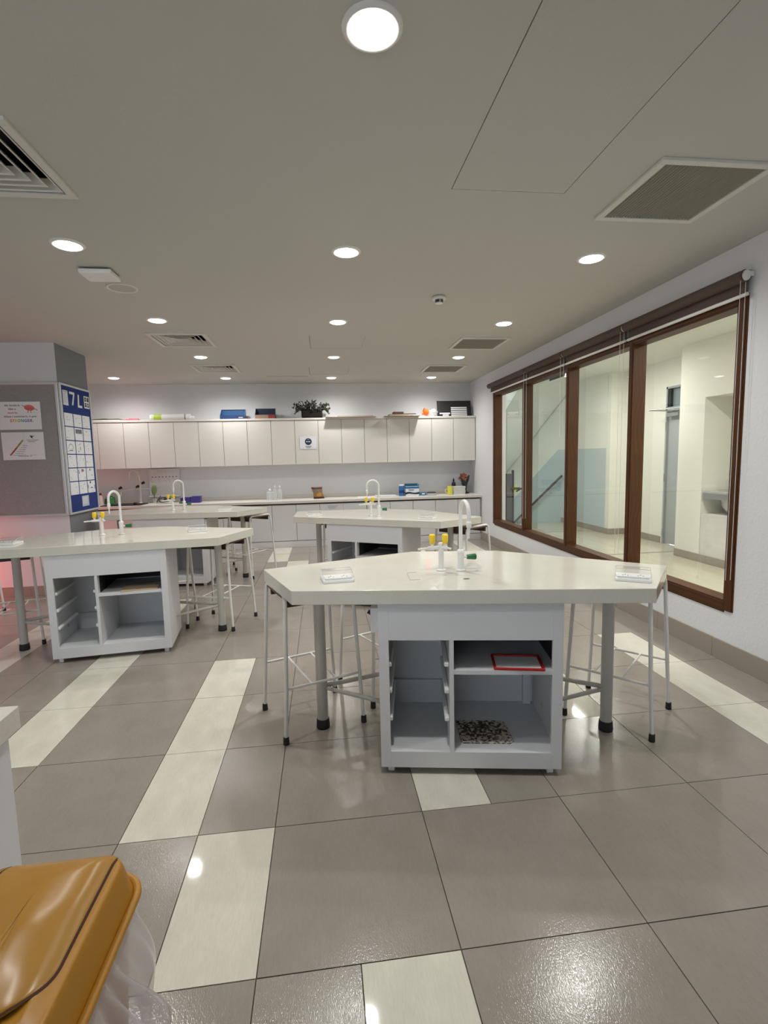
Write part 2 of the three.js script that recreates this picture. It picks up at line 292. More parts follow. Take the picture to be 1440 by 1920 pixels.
// ---------------------------------------------------------------- upper and lower back cabinets
const DOORW = .3965;
{
  const U0 = 1.378, U1 = 2.135, ZFc = -6.90;
  const uc = thing('wall_cabinet', 'long row of cream wall cabinets high on the back wall', 'cabinet', [0, 0, 0]);
  const XLc = XR - .01 - 18 * DOORW;
  obj('carcass', span(XLc, XR - .01, U0 + .004, U1 - .004, ZB + .002, ZFc - .020), M.cream, uc);
  obj('top_panel', span(XLc, XR - .008, U1, U1 + .032, ZB, ZFc + .012, .003), M.creamTop, uc);
  const dg = new RoundedBoxGeometry(DOORW - .006, U1 - U0 - .006, .018, 2, .002);
  for (let k = 0; k < 18; k++) { const d = obj('door', dg, M.cream, uc); d.position.set(XR - .01 - (k + .5) * DOORW, (U0 + U1) / 2, ZFc - .009); }
  obj('gap_backing', span(XLc + .01, XR - .012, U0 + .01, U1 - .006, ZFc - .0205, ZFc - .0185), M.gap, uc);
  const lc = thing('base_cabinet', 'long row of pale base cabinets under the back counter', 'cabinet', [0, 0, 0]);
  obj('carcass', span(XLc, XR - .01, .10, .735, ZB + .002, -6.60), M.laminate, lc);
  obj('plinth', span(XLc, XR - .01, 0, .10, ZB + .002, -6.585), M.laminate, lc);
  obj('gap_backing', span(XLc + .01, XR - .02, .11, .735, -6.602, -6.5985), M.gap, lc);
  const lg = new RoundedBoxGeometry(DOORW - .006, .60, .018, 2, .002);
  for (let k = 0; k < 18; k++) { const d = obj('door', lg, M.laminate, lc); d.position.set(XR - .025 - (k + .5) * DOORW, .415, -6.588); if (k === 5) d.position.x -= .004; }
  tag(obj('worktop', span(XLc, XR - .004, .742, .785, ZB + .002, -6.545, .003), M.creamTop), 'long cream worktop running along the whole back wall', 'worktop');
  obj('upstand', span(XLc, XR - .004, .785, .835, ZB + .002, ZB + .018, .002), M.creamTop, scene.getObjectByName('worktop'));
}

// ---------------------------------------------------------------- lab tables
const place = (cx, cz, a) => { const c = Math.cos(a), s = Math.sin(a); return (u, v) => [cx + u * c + v * s, cz + u * s - v * c]; };   // u along the front edge, v away from it
const D = PI / 180;
const TABLES = [
  { n: 'front', c: [.867, -.190], a: 10.3 * D, who: 'nearest lab table' },
  { n: 'left', c: [-1.378, -1.985], a: -6.8 * D, who: 'left lab table below the grey pinboard' },
  { n: 'right', c: [.607, -2.93], a: 31.5 * D, who: 'middle lab table behind the nearest one' },
  { n: 'sink', c: [-1.563, -4.17], a: 5 * D, who: 'far left lab table by the sink' },
];
const TH = .88, SLAB = .066;
const slabGeo = uvBox(poly([[-.80, 0], [.80, 0], [1.06, -.45], [.26, -.92], [-.26, -.92], [-1.06, -.45]], SLAB, .003));
const legPts = [[-.76, .42], [.76, .42], [0, .80]];
let tableProto, cabProto;
for (const t of TABLES) {
  const lab = `six-sided pale stone ${t.who}`, turn = -t.a;
  if (!tableProto) {
    const g = tableProto = thing('lab_table', lab, 'table', [t.c[0], 0, t.c[1]], turn, 'six-sided lab tables');
    obj('tabletop', slabGeo.translate(0, TH - SLAB, 0), M.quartz, g);
    for (const [u, v] of legPts) { const l = obj('leg', at(cyl(.030, .030, TH - SLAB - .03, 24), u, (TH - SLAB + .03) / 2, -v), M.steelPaint, g); obj('foot_cap', at(lathe([[0, 0], [.036, 0], [.037, .012], [.034, .05], [.030, .052]]), u, 0, -v), M.rubber, l); }
    for (const s of [-1, 1]) { obj('brace', rod([s * .74, .225, -.42], [s * .39, .20, -.30], .011), M.steelPaint, g); obj('brace', rod([s * .74, .235, -.43], [0, .235, -.80], .013), M.steelPaint, g); }
  } else copy(tableProto, lab, [t.c[0], 0, t.c[1]], turn);
}
function cabinet(t) {
  const hw = .412, dp = .50, y0 = .035, y1 = TH - SLAB - .001, g = thing('storage_cabinet', `open white storage cabinet built in under the ${t.who}`, 'cabinet', [t.c[0], 0, t.c[1]], -t.a, 'open cabinets under the lab tables');
  const m = M.laminate, f = -.010;                       // front face plane, local z
  for (const s of [-1, 1]) { obj('side_panel', span(s * (hw - .018), s * hw, y0, y1, f - .02, f - dp), m, g); obj('front_stile', span(s * (hw - .046), s * hw, y0, y1, f, f - .02, .0015), m, g); }
  obj('front_rail', span(-hw + .046, hw - .046, .645, y1, f - .0004, f - .02), m, g);
  obj('bottom_rail', span(-hw + .046, hw - .046, y0, .112, f - .0004, f - .02), m, g);
  obj('base_panel', span(-hw + .018, hw - .018, .092, .110, f - .02, f - dp), M.laminateIn, g);
  obj('back_panel', span(-hw + .018, hw - .018, y0, y1, f - dp, f - dp - .012), M.laminateIn, g);
  obj('divider', span(-.093, -.073, .110, .665, f - .001, f - dp + .02), m, g);
  obj('shelf', span(-.073, hw - .018, .483, .503, f - .004, f - dp + .02), m, g);
  obj('painted_shade', [span(-.072, hw - .019, .505, y1 - .01, f - dp + .004, f - dp + .008), span(-.072, hw - .019, y1 - .012, y1 - .006, f - .03, f - dp + .008), span(-.0725, -.0705, .505, y1 - .012, f - .05, f - dp + .008), span(hw - .0205, hw - .0185, .505, y1 - .012, f - .05, f - dp + .008)], M.liner, g);  // dark panels standing in for deep shade in the upper compartment
  obj('back_rail', span(-hw + .018, -.093, .11, .24, f - dp, f - dp + .018), M.laminateIn, g);
  obj('back_post', span(hw - .075, hw - .035, .110, .483, f - dp, f - dp + .03), M.laminateIn, g);
  for (const s of [0, 1]) for (const y of [.520, .392, .258]) { const x = s ? -.093 : -hw + .046; obj('tray_runner', bx(.022, .022, .40, x + (s ? -.011 : .0), y, f - .225, .006), M.whitePlastic, g); }
  for (const s of [-1, 1]) for (const z of [f - .04, f - dp + .04]) obj('foot', [bx(.030, .036, .030, s * (hw - .045), .018, z, .004)], M.whitePlastic, g);
  return g;
}
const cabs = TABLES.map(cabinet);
obj('junction_box', [bx(.036, .115, .075, -.43, .728, -.075, .004)], M.whitePlastic, cabs[0]);
obj('cable_plug', at(cyl(.008, .010, .03, 10), -.452, .745, -.10, 0, 0, 1.0), M.black, cabs[0]);
for (const [i, y0] of [[3, .06]]) { const d = obj('side_door', span(.412, .430, .05, .80, -.03, -.50, .003), M.laminate, cabs[i]); obj('handle', tube([[.430, .50, -.42], [.452, .50, -.42], [.452, .36, -.42], [.430, .36, -.42]], .005, .012, 24, 8), M.chrome, d); }

// taps and socket boxes: [table index, u, v, spout direction in plan]
function waterTap(label, x, z, dir, lever) {
  const g = thing('water_tap', label, 'tap', [x, TH, z], 0, 'white goose-neck lab taps'), c = Math.cos(dir), s = -Math.sin(dir);
  obj('base', lathe([[0, 0], [.024, 0], [.025, .005], [.018, .009], [.0165, .012], [.0165, .088], [.019, .092], [.019, .103], [.013, .112], [0, .112]]), M.whiteMetal, g);
  const R = .058, pts = [[0, .10, 0], [0, .30, 0]];
  const curve = []; for (let k = 0; k <= 14; k++) { const a = PI - k / 14 * PI * 1.02, d = R + R * Math.cos(a); curve.push(V(c * d, .305 + R * Math.sin(a), s * d)); }
  const neck = new THREE.CatmullRomCurve3([V(0, .10, 0), V(0, .2, 0), V(0, .28, 0), ...curve, V(c * 2 * R, .262, s * 2 * R)]);
  obj('neck', new THREE.TubeGeometry(neck, 60, .0098, 12, false), M.whiteMetal, g);
  obj('nozzle', at(lathe([[0, 0], [.0042, 0], [.0055, .035], [.008, .05], [.0125, .056], [.0125, .075], [.0108, .085], [0, .085]], 16), c * 2 * R, .185, s * 2 * R), M.whiteMetal, g);
  const lc = Math.cos(lever), ls = -Math.sin(lever);
  obj('spindle', rod([lc * .014, .070, ls * .014], [lc * .036, .070, ls * .036], .006), M.whiteMetal, g);
  const hd = obj('lever', at(lathe([[0, 0], [.012, 0], [.0165, .044], [.015, .048], [0, .048]], 8), lc * .032, .070, ls * .032), M.green, g);
  hd.geometry.translate(-lc * .032, -.070, -ls * .032); hd.geometry.rotateZ(-PI / 2); hd.geometry.rotateY(lever); hd.geometry.translate(lc * .032, .070, ls * .032);
}
function gasTap(label, x, z, turn) {
  const g = thing('gas_tap', label, 'tap', [x, TH, z], turn, 'white gas taps with yellow knobs');
  obj('column', lathe([[0, 0], [.024, 0], [.025, .005], [.018, .009], [.0135, .013], [.0135, .128], [.015, .131], [.015, .142], [.010, .147], [0, .147]]), M.whiteMetal, g);
  for (const [a, L] of [[PI * 1.02, .115], [-.95, .06]]) {
    const c = Math.cos(a), s = -Math.sin(a), v = obj('arm', [rod([0, .122, 0], [c * L * .62, .122, s * L * .62], .0095, 14), rod([c * L * .55, .122, s * L * .55], [c * L * 1.1, .119, s * L * 1.1], .0055, 10), rod([c * L * .42, .122, s * L * .42], [c * L * .42, .146, s * L * .42], .009, 12)], M.whiteMetal, g);
    obj('knob', at(lathe([[0, 0], [.012, 0], [.0165, .020], [.0175, .044], [.013, .05], [0, .05]], 8), c * L * .42, .142, s * L * .42), M.yellow, g);
    if (L < .08) obj('nozzle_hole', rod([c * L * 1.095, .119, s * L * 1.095], [c * L * 1.12, .1185, s * L * 1.12], .0035, 8), M.black, g);
  }
}
const TAPS = [[-.005, .38, -1.49, 0], [-.002, .50, -1.95, .1], [.075, .23, PI * .97, 0], [.055, .40, PI * 1.02, 0]];
const GAS = [[-.105, .385, .1], [-.158, .53, .25], [-.025, .25, .2], [-.085, .40, .2]];
TABLES.forEach((t, i) => {
  const P = place(...t.c, t.a);
  let [x, z] = P(TAPS[i][0], TAPS[i][1]); waterTap(`white goose-neck water tap with green lever on the ${t.who}`, x, z, TAPS[i][2], TAPS[i][3]);
  [x, z] = P(GAS[i][0], GAS[i][1]); gasTap(`white gas tap with yellow knobs on the ${t.who}`, x, z, GAS[i][2]);
});
function socketBox(label, x, z, turn) {
  const g = thing('socket_box', label, 'power socket', [x, TH, z], turn, 'white socket boxes with clear covers');
  obj('base', bx(.150, .014, .130, 0, .007, 0, .003), M.whitePlastic, g);
  const pl = obj('face_plate', bx(.128, .006, .085, 0, .017, .012, .002), M.whitePlastic, g);
  for (const s of [-1, 1]) obj('socket_hole', [-1, 0, 1].map((k) => bx(.005, .002, .004, s * .032 + k * .011, .0205, .012 + (k ? .008 : -.010))), M.darkGrey, pl);
  const q = (a, b, c, d) => { const gg = new THREE.BufferGeometry(); gg.setAttribute('position', new THREE.Float32BufferAttribute([...a, ...b, ...c, ...a, ...c, ...d], 3)); gg.setAttribute('uv', new THREE.Float32BufferAttribute(new Float32Array(12), 2)); gg.computeVertexNormals(); return gg; };
  const a = .073, zb = -.062, zm = -.005, zf = .060, h = .046, l = .015, hf = .022;
  obj('clear_cover', [q([-a, h, zb], [-a, h, zm], [a, h, zm], [a, h, zb]), q([-a, h, zm], [-a, hf, zf], [a, hf, zf], [a, h, zm]), q([-a, hf, zf], [-a, l, zf], [a, l, zf], [a, hf, zf]), q([-a, l, zb], [-a, h, zb], [a, h, zb], [a, l, zb]),
    q([a, l, zb], [a, h, zb], [a, h, zm], [a, l, zm]), q([a, l, zm], [a, h, zm], [a, hf, zf], [a, l, zf]), q([-a, h, zb], [-a, l, zb], [-a, l, zm], [-a, h, zm]), q([-a, h, zm], [-a, l, zm], [-a, l, zf], [-a, hf, zf])], M.clear, g);
  obj('cover_rim', [tube([[-a, h, zm], [-a, hf, zf], [a, hf, zf], [a, h, zm]], .0016, .006, 30, 6), rod([-a, h, zm], [a, h, zm], .0014, 6), rod([-a, h, zb], [a, h, zb], .0014, 6), rod([-a, h, zb], [-a, h, zm], .0014, 6), rod([a, h, zb], [a, h, zm], .0014, 6)], phys(lin(.55, .55, .55), .2), g);
}
const BOXES = [[0, -.62, .20, .10, 'left end of the nearest lab table'], [0, .77, .17, -.55, 'right end of the nearest lab table'], [1, .60, .45, .3, 'right end of the left lab table below the pinboard'], [1, -.74, .28, 0, 'left end of the left lab table below the pinboard'], [2, -.62, .12, .2, 'left end of the middle lab table'], [2, .62, .14, -.5, 'right end of the middle lab table'], [3, .60, .22, .2, 'right end of the far left lab table']];
for (const [i, u, v, turn, w] of BOXES) { const [x, z] = place(...TABLES[i].c, TABLES[i].a)(u, v); socketBox(`clear-lidded white socket box on the ${w}`, x, z, turn); }
{ // flush details set in the nearest tabletop
  const P = place(...TABLES[0].c, TABLES[0].a); let [x, z] = P(.005, .20);
  const p = thing('tabletop_drain', 'small dark oval drain hole in front of the taps', 'drain', [x, TH, z]);
  obj('plug', at(new THREE.SphereGeometry(1, 20, 10).scale(.017, .0016, .012)), std(lin(.12, .09, .06), .5), p);
  [x, z] = P(-.20, .27); const c = thing('tabletop_hatch', 'thin outlined square plate set flush in the nearest tabletop', 'cover plate', [x, TH, z], -TABLES[0].a + .12);
  obj('outline', [bx(.0022, .0012, .15, -.075, .0004, 0), bx(.05, .0012, .0018, -.05, .0004, .075), bx(.05, .0012, .0018, -.05, .0004, -.075)], std(lin(.32, .31, .28), .5), c);
}

// ---------------------------------------------------------------- stools
const stool = thing('lab_stool', '', 'stool', [0, 0, 0], 0, 'wooden-seated lab stools');
{
  for (const s of [-1, 1]) obj('leg_loop', tube([[s * .222, .03, -.208], [s * .208, .30, -.203], [s * .187, .775, -.178], [s * .187, .775, .178], [s * .208, .30, .203], [s * .222, .03, .208]], .0105, .05, 72, 12), M.whiteMetal, stool);
  for (const s of [-1, 1]) for (const k of [-1, 1]) obj('foot_cap', at(lathe([[0, 0], [.0155, 0], [.016, .006], [.0145, .038], [.0105, .04]], 16), s * .223, 0, k * .209), M.rubber, stool);
  for (const k of [-1, 1]) obj('stretcher', rod([-.208, .29, k * .203], [.208, .29, k * .203], .007), M.whiteMetal, stool);
  for (const s of [-.07, .07]) obj('crossbar', rod([s, .29, -.203], [s, .29, .203], .006), M.whiteMetal, stool);
  obj('seat', uvBox(bx(.385, .026, .345, 0, .762, 0, .009)), M.seat, stool);
  for (const k of [-1, 1]) obj('seat_rail', bx(.345, .044, .022, 0, .728, k * .150, .004), M.seatDark, stool);
}
const STOOLS = [
  [.137, -.872, .414, -.159, 'tucked under the left end of the nearest lab table'],
  [.60, -1.19, .40, -.19, 'standing behind the open cabinet of the nearest lab table'],
  [1.854, -.631, .302, .317, 'tucked under the right end of the nearest lab table'],
  [-.715, -2.722, .412, .147, 'tucked under the right end of the left lab table'],
  [-1.23, -2.96, .43, -.12, 'behind the cabinet of the left lab table'],
  [-2.37, -2.55, .42, -.14, 'tucked under the left end of the left lab table'],
  [-.71, -4.69, -.35, -.27, 'at the right end of the far left lab table'],
  [-1.22, -5.08, .42, -.10, 'behind the far left lab table by the sink'],
  [1.625, -3.0, .26, .35, 'at the right end of the middle lab table'],
  [.40, -3.80, .42, -.06, 'at the left end of the middle lab table'],
  [-3.28, -3.35, .42, .05, 'far left by the pink-lit wall under the grey pinboard'],
];
STOOLS.forEach(([x, z, dx, dz, w], i) => { const l = `white-legged stool with brown seat ${w}`, turn = Math.atan2(-dz, dx); if (!i) { stool.position.set(x, 0, z); stool.rotation.y = turn; stool.userData.label = l; } else copy(stool, l, [x, 0, z], turn); });

// ---------------------------------------------------------------- things inside the open cabinets
{
  const put = (i, u, v, y, name, label, cat, turn = 0) => { const [x, z] = place(...TABLES[i].c, TABLES[i].a)(u, v); return thing(name, label, cat, [x, y, z], -TABLES[i].a + turn); };
  const r = put(0, .225, .092, .503, 'red_tray', 'red-edged flat tray holding paper on the upper cabinet shelf', 'tray', -.06);
  obj('rim', [bx(.225, .012, .010, 0, .006, .078, .003), bx(.225, .012, .010, 0, .006, -.078, .003), bx(.010, .012, .156, -.108, .006, 0, .003), bx(.010, .012, .156, .108, .006, 0, .003), bx(.22, .003, .156, 0, .0015, 0)], phys(lin(.42, .012, .012), .4), r);
  obj('paper', bx(.200, .002, .142, 0, .0045, 0), M.white, r);
  const stain = dataTex(256, (u, v) => { const d = Math.hypot(u - .42, v - .42), n = fbm(u, v, 26, 4, 131) + .09 - .42 * Math.max(0, d - .10); const k = Math.max(0, Math.min(1, (n - .40) * 5)); return [.80 * (1 - k) + .22 * k, .77 * (1 - k) + .17 * k, .72 * (1 - k) + .14 * k]; }, { srgb: true });
  const mg = poly([[-.13, -.105], [.10, -.105], [.12, -.085], [.13, .08], [.11, .10], [-.12, .10]], .006, .0015); uvBox(mg); const uvs = mg.attributes.uv; for (let k = 0; k < uvs.count; k++) uvs.setXY(k, (uvs.getX(k) + .13) / .27, (uvs.getY(k) + .11) / .22);
  const m = put(0, .085, .185, .110, 'burnt_mat', 'white mat with dark burn stains in the lower cabinet compartment', 'mat'); obj('mat', mg, std(0xffffff, .7, { map: stain }), m);
  const f = put(1, .20, .12, .503, 'card_folder', 'thin tan card folder on the upper shelf of the left cabinet', 'folder', .05);
  obj('cover', [bx(.26, .002, .20, 0, .001, 0), at(new THREE.BoxGeometry(.26, .002, .20), 0, .008, 0, .03)], std(lin(.55, .43, .28), .8), f); obj('paper', bx(.25, .003, .19, .004, .0045, .002), M.white, f);
}

// ---------------------------------------------------------------- near-left bench and bin
{
  const b = thing('demonstration_bench', 'corner of a pale bench cut by the left picture edge', 'bench', [0, 0, 0]);
  obj('tabletop', uvBox(span(-1.5, -.527, TH - .058, TH, .632, 2.6, .003)), M.quartz, b);
  obj('side_panel', span(-.57, -.552, .03, TH - .058, .645, 2.58), M.laminate, b); obj('end_panel', span(-1.48, -.57, .03, TH - .058, .645, .663), M.laminate, b);
  obj('plinth', span(-1.45, -.58, 0, .03, .68, 2.55), M.darkGrey, b);
}
{
  const bw = .165, bd = .215, rc = .07, yR = .558;      // half width, half depth, corner radius, rim height
  const g = thing('swing_bin', 'orange swing-lid bin with a clear liner hanging over its rim', 'bin', [-.346, 0, 1.045], 0);
  const sd = (x, z, w = bw, d = bd, r0 = rc, far = r0) => { const r = z < 0 ? far : r0; const qx = Math.abs(x) - w + r, qz = Math.abs(z) - d + r; return -(Math.hypot(Math.max(qx, 0), Math.max(qz, 0)) + Math.min(Math.max(qx, qz), 0) - r); };   // depth inside the outline
  const sm = (a, b, t) => { t = Math.max(0, Math.min(1, (t - a) / (b - a))); return t * t * (3 - 2 * t); };
  const ring = (inset, k, n) => { const a = k / n * 2 * PI; let lo = 0, hi = .4; const c = Math.cos(a), s = Math.sin(a); for (let i = 0; i < 28; i++) { const m = (lo + hi) / 2; if (sd(c * m, s * m) > inset) lo = m; else hi = m; } return [c * lo, s * lo]; };
  const fx = .012, fz = -.025, fw = .112, fd = .172, fr = .085;      // flap outline, offset from the lid centre
  const height = (x, z, d) => .076 * sm(.004, .030, d) + .012 * sm(.028, .10, d) + .018 * Math.max(0, 1 - ((z + .10) / .34) ** 2) * sm(.02, .07, d) - .010 - .085 * Math.max(0, .10 - x) * sm(.03, .09, d);
  const surf = (rows, n, yf) => { const P = [], I = [], UV = []; rows.forEach((d, j) => { for (let k = 0; k <= n; k++) { const [x, z] = ring(d, k, n); P.push(x, yf(x, z, d), z); UV.push(k / n, j / rows.length); } }); for (let j = 0; j < rows.length - 1; j++) for (let k = 0; k < n; k++) { const a = j * (n + 1) + k, b = a + n + 1; I.push(a, b, a + 1, b, b + 1, a + 1); } const q = new THREE.BufferGeometry(); q.setAttribute('position', new THREE.Float32BufferAttribute(P, 3)); q.setAttribute('uv', new THREE.Float32BufferAttribute(UV, 2)); q.setIndex(I); q.computeVertexNormals(); return q; };
  const lin2 = (a, b, n) => Array.from({ length: n }, (_, i) => a + (b - a) * i / (n - 1));
  const rows = (l, o) => l.map((d) => [d, o]);
  obj('lid_frame', surf([...lin2(.003, .060, 24), .10, .1649], 140, (x, z, d) => yR + .006 + height(x, z, d) - (d > .061 ? .02 : 0)), M.orange, g);
  const fsurf = (list, n, dy) => { const P = [], I = [], UV = []; list.forEach(([d, o], j) => { for (let k = 0; k <= n; k++) { const a = k / n * 2 * PI, c = Math.cos(a), q = Math.sin(a); let lo = 0, hi = .4; for (let i = 0; i < 26; i++) { const m = (lo + hi) / 2; if (sd(c * m, q * m, fw, fd, fr, .03) > d) lo = m; else hi = m; } const x = c * lo + fx, z = q * lo + fz; P.push(x, yR + .006 + height(x, z, Math.max(.001, sd(x, z))) + o + dy(x, z), z); UV.push(k / n, j / list.length); } }); for (let j = 0; j < list.length - 1; j++) for (let k = 0; k < n; k++) { const a = j * (n + 1) + k, b = a + n + 1; I.push(a, b, a + 1, b, b + 1, a + 1); } const q = new THREE.BufferGeometry(); q.setAttribute('position', new THREE.Float32BufferAttribute(P, 3)); q.setAttribute('uv', new THREE.Float32BufferAttribute(UV, 2)); q.setIndex(I); q.computeVertexNormals(); return q; };
  const dent = (x, z) => .006 * sm(.09, .0, Math.hypot(x - .02, (z - .01) * .8)) - .004 * sm(.05, .0, Math.hypot(x + .03, z - .085)) + .002 * (vnoise(x * 22 + 9, z * 22 + 9, 64, 4) - .5);
  obj('swing_flap', fsurf([[.0028, -.006], [.003, -.0005], [.0042, .001], [.008, .0016], ...lin2(.015, .1115, 14).map((d) => [d, .002 + .006 * sm(.01, .10, d)])], 140, dent), M.orangeFlap, g);
  obj('gap_strip', fsurf([[-.0006, .0006], [.0035, .0006]], 140, () => 0), std(lin(.05, .012, .006), .8), g);
  const lip = []; for (let k = 0; k < 96; k++) { const [x, z] = ring(.002, k, 96); lip.push(V(x, yR + .002, z)); }
  obj('rim', new THREE.TubeGeometry(new THREE.CatmullRomCurve3(lip, true), 160, .0085, 10, true), M.orange, g);
  obj('flap_label', at(new THREE.BoxGeometry(.014, .0015, .022), .030, yR + .098, .055, .1, .3), M.white, g);
  const bodyRow = []; obj('body', (() => { const P = [], I = [], UV = [], n = 72, R = [[.02, yR - .01], [.03, .40], [.042, .20], [.052, .02], [.06, .0]]; R.forEach(([d, y], j) => { for (let k = 0; k <= n; k++) { const [x, z] = ring(d, k, n); P.push(x, y, z); UV.push(k / n, j / 4); } }); for (let j = 0; j < 4; j++) for (let k = 0; k < n; k++) { const a = j * (n + 1) + k, b = a + n + 1; I.push(a, a + 1, b, b, a + 1, b + 1); } const q = new THREE.BufferGeometry(); q.setAttribute('position', new THREE.Float32BufferAttribute(P, 3)); q.setAttribute('uv', new THREE.Float32BufferAttribute(UV, 2)); q.setIndex(I); q.computeVertexNormals(); return q; })(), M.binBody, g);
  obj('bin_liner', (() => { const P = [], I = [], UV = [], n = 160, m = 26; for (let j = 0; j <= m; j++) { const t = j / m, y = yR - .004 - t * .33; for (let k = 0; k <= n; k++) { const [x, z] = ring(.012, k % n, n), a = k / n * 2 * PI, l = Math.hypot(x, z); const fold = .5 + .5 * Math.sin(a * 17 + 2.2 * Math.sin(a * 5) + t * 2.4), fold2 = .5 + .5 * Math.sin(a * 31 + t * 4 + 1.3); const right = Math.exp(-((Math.atan2(Math.sin(a + .15), Math.cos(a + .15))) ** 2) / .35); const o = -.002 + (.016 + .080 * right) * sm(0, .55, t) * (.35 + .65 * fold) + .006 * fold2 * sm(0, .3, t) - .045 * sm(.6, 1, t) * right; P.push(x * (1 + o / l), y + .012 * fold * t, z * (1 + o / l)); UV.push(k / n, t); } } for (let j = 0; j < m; j++) for (let k = 0; k < n; k++) { const a = j * (n + 1) + k, b = a + n + 1; I.push(a, a + 1, b, b, a + 1, b + 1); } const q = new THREE.BufferGeometry(); q.setAttribute('position', new THREE.Float32BufferAttribute(P, 3)); q.setAttribute('uv', new THREE.Float32BufferAttribute(UV, 2)); q.setIndex(I); q.computeVertexNormals(); return q; })(), M.bag, g);
}

// ---------------------------------------------------------------- printed sheets
function canvasTex(w, h, draw) { const c = document.createElement('canvas'); c.width = w; c.height = h; const x = c.getContext('2d'); draw(x, w, h); const t = new THREE.CanvasTexture(c); t.colorSpace = THREE.SRGBColorSpace; return t; }
function sheet(name, label, cat, w, h, tex, pos, turn, group, crumple = .002) {   // thin sheet of paper, printed on its face (+z)
  const g = thing(name, label, cat, pos, turn, group);
  const p = new THREE.PlaneGeometry(w, h, 14, 14), a = p.attributes.position;
  for (let i = 0; i < a.count; i++) a.setZ(i, crumple * (vnoise(a.getX(i) * 14 + pos[0] * 3, a.getY(i) * 14 + pos[1] * 5, 64, 7) + .2));
  p.computeVertexNormals();
  obj('paper', p, std(0xffffff, .55, { map: tex }), g); obj('backing', bx(w * .985, h * .985, .001, 0, 0, -.0006), M.white, g); return g;
}
{
  // grey pinboard on the pillar face
  const zf = -4.11, b = thing('pinboard', 'large grey felt pinboard in an aluminium frame on the pillar', 'pinboard', [-3.55, 1.635, zf + .012]);
  obj('felt', bx(1.86, 1.42, .016, 0, 0, 0), M.felt, b);
  for (const [w, h, x, y] of [[1.90, .030, 0, .722], [1.90, .030, 0, -.722], [.030, 1.42, .934, 0], [.030, 1.42, -.934, 0]]) obj('frame', bx(w, h, .026, x, y, .004, .006), M.alu, b);
  const t1 = canvasTex(512, 372, (x, w, h) => {
    x.fillStyle = '#f1f2f2'; x.fillRect(0, 0, w, h); x.fillStyle = '#26262b'; x.font = 'bold 33px serif'; x.textAlign = 'center';
    x.fillText('My brain is', 175, 60); x.fillText('like a', 170, 108); x.fillStyle = '#c9606c'; x.font = 'bold 34px sans-serif'; x.fillText('muscle.', 175, 158);
    x.fillStyle = '#26262b'; x.font = 'bold 31px serif'; x.fillText('When I exercise it, it gets', 262, 208);
    const col = ['#d8453f', '#e07f35', '#e5c341', '#7fb04a', '#3f9a8d', '#3f74b8', '#5058a8', '#7b59a0', '#9aa0a8']; x.font = 'bold 54px sans-serif'; x.textAlign = 'left'; let q = 132; [...'STRONGER.'].forEach((c, i) => { x.fillStyle = col[i]; x.fillText(c, q, 272); q += x.measureText(c).width - 1; });
    x.fillStyle = '#e2776f'; x.beginPath(); x.ellipse(378, 82, 62, 40, .15, 0, 7); x.fill(); x.strokeStyle = '#a8423f'; x.lineWidth = 4; for (let k = 0; k < 5; k++) { x.beginPath(); x.arc(338 + k * 20, 78 + (k % 2) * 12, 15, .4, 3.9); x.stroke(); }
    x.strokeStyle = '#7d2f30'; x.lineWidth = 7; x.beginPath(); x.moveTo(322, 66); x.lineTo(292, 44); x.moveTo(434, 92); x.lineTo(474, 116); x.moveTo(362, 118); x.lineTo(358, 146); x.moveTo(392, 120); x.lineTo(396, 146); x.stroke();
    x.fillStyle = '#c9cacb'; x.fillRect(320, 148, 160, 3);
  });
  sheet('motivation_poster', 'white poster about a brain with rainbow lettering on pinboard', 'poster', .43, .30, t1, [-3.005, 2.010, zf + .0212], 0, undefined, .004);
  const t2 = canvasTex(512, 372, (x, w, h) => {
    x.fillStyle = '#eeeff1'; x.fillRect(0, 0, w, h); x.fillStyle = '#dfe1e4'; x.fillRect(268, 0, 6, h);
    const col = ['#b2476c', '#a44a3f', '#8f5a35', '#a58c3a', '#7b8f43', '#96a86a']; for (let k = 0; k < 6; k++) { x.fillStyle = col[k]; x.save(); x.translate(104 + k * 28, 292 - k * 34); x.rotate(-.85); x.fillRect(-22, -10, 44, 20); x.restore(); x.fillStyle = '#55504d'; x.fillRect(118 + k * 26, 306 - k * 26, 120 - k * 12, 4); }
    x.fillStyle = '#35343a'; x.beginPath(); x.moveTo(345, 44); x.lineTo(402, 54); x.lineTo(372, 66); x.lineTo(384, 92); x.lineTo(356, 72); x.fill();
    x.fillStyle = '#8b8d92'; for (let k = 0; k < 3; k++) x.fillRect(300 + k * 10, 102 + k * 14, 150 - k * 34, 5); x.fillRect(180, 318, 130, 8); x.fillRect(180, 304, 90, 5); x.fillRect(330, 306, 80, 4); x.fillRect(326, 318, 20, 8);
  });
  sheet('chart_poster', 'white step-chart poster with a small dark bird emblem', 'poster', .43, .30, t2, [-2.998, 1.682, zf + .0212], 0, undefined, .006);

  // blue board on the pillar side
  const X = -2.605, zc = -4.475, bb = thing('notice_board', 'tall blue notice board in a silver frame on the pillar side', 'notice board', [X + .010, 1.637, zc], PI / 2);
  obj('backing', bx(.70, 1.42, .014, 0, 0, 0), M.blueBoard, bb);
  for (const [w, h, x, y] of [[.735, .024, 0, .722], [.735, .024, 0, -.722], [.024, 1.42, .356, 0], [.024, 1.42, -.356, 0]]) obj('frame', bx(w, h, .024, x, y, .004, .005), M.alu, bb);
  const fx = X + .0185, zAt = (u) => zc - u;            // u to the right on the board
  const word = ['first', 'second', 'third', 'fourth', 'fifth', 'sixth'], colw = ['left', 'middle', 'right'];
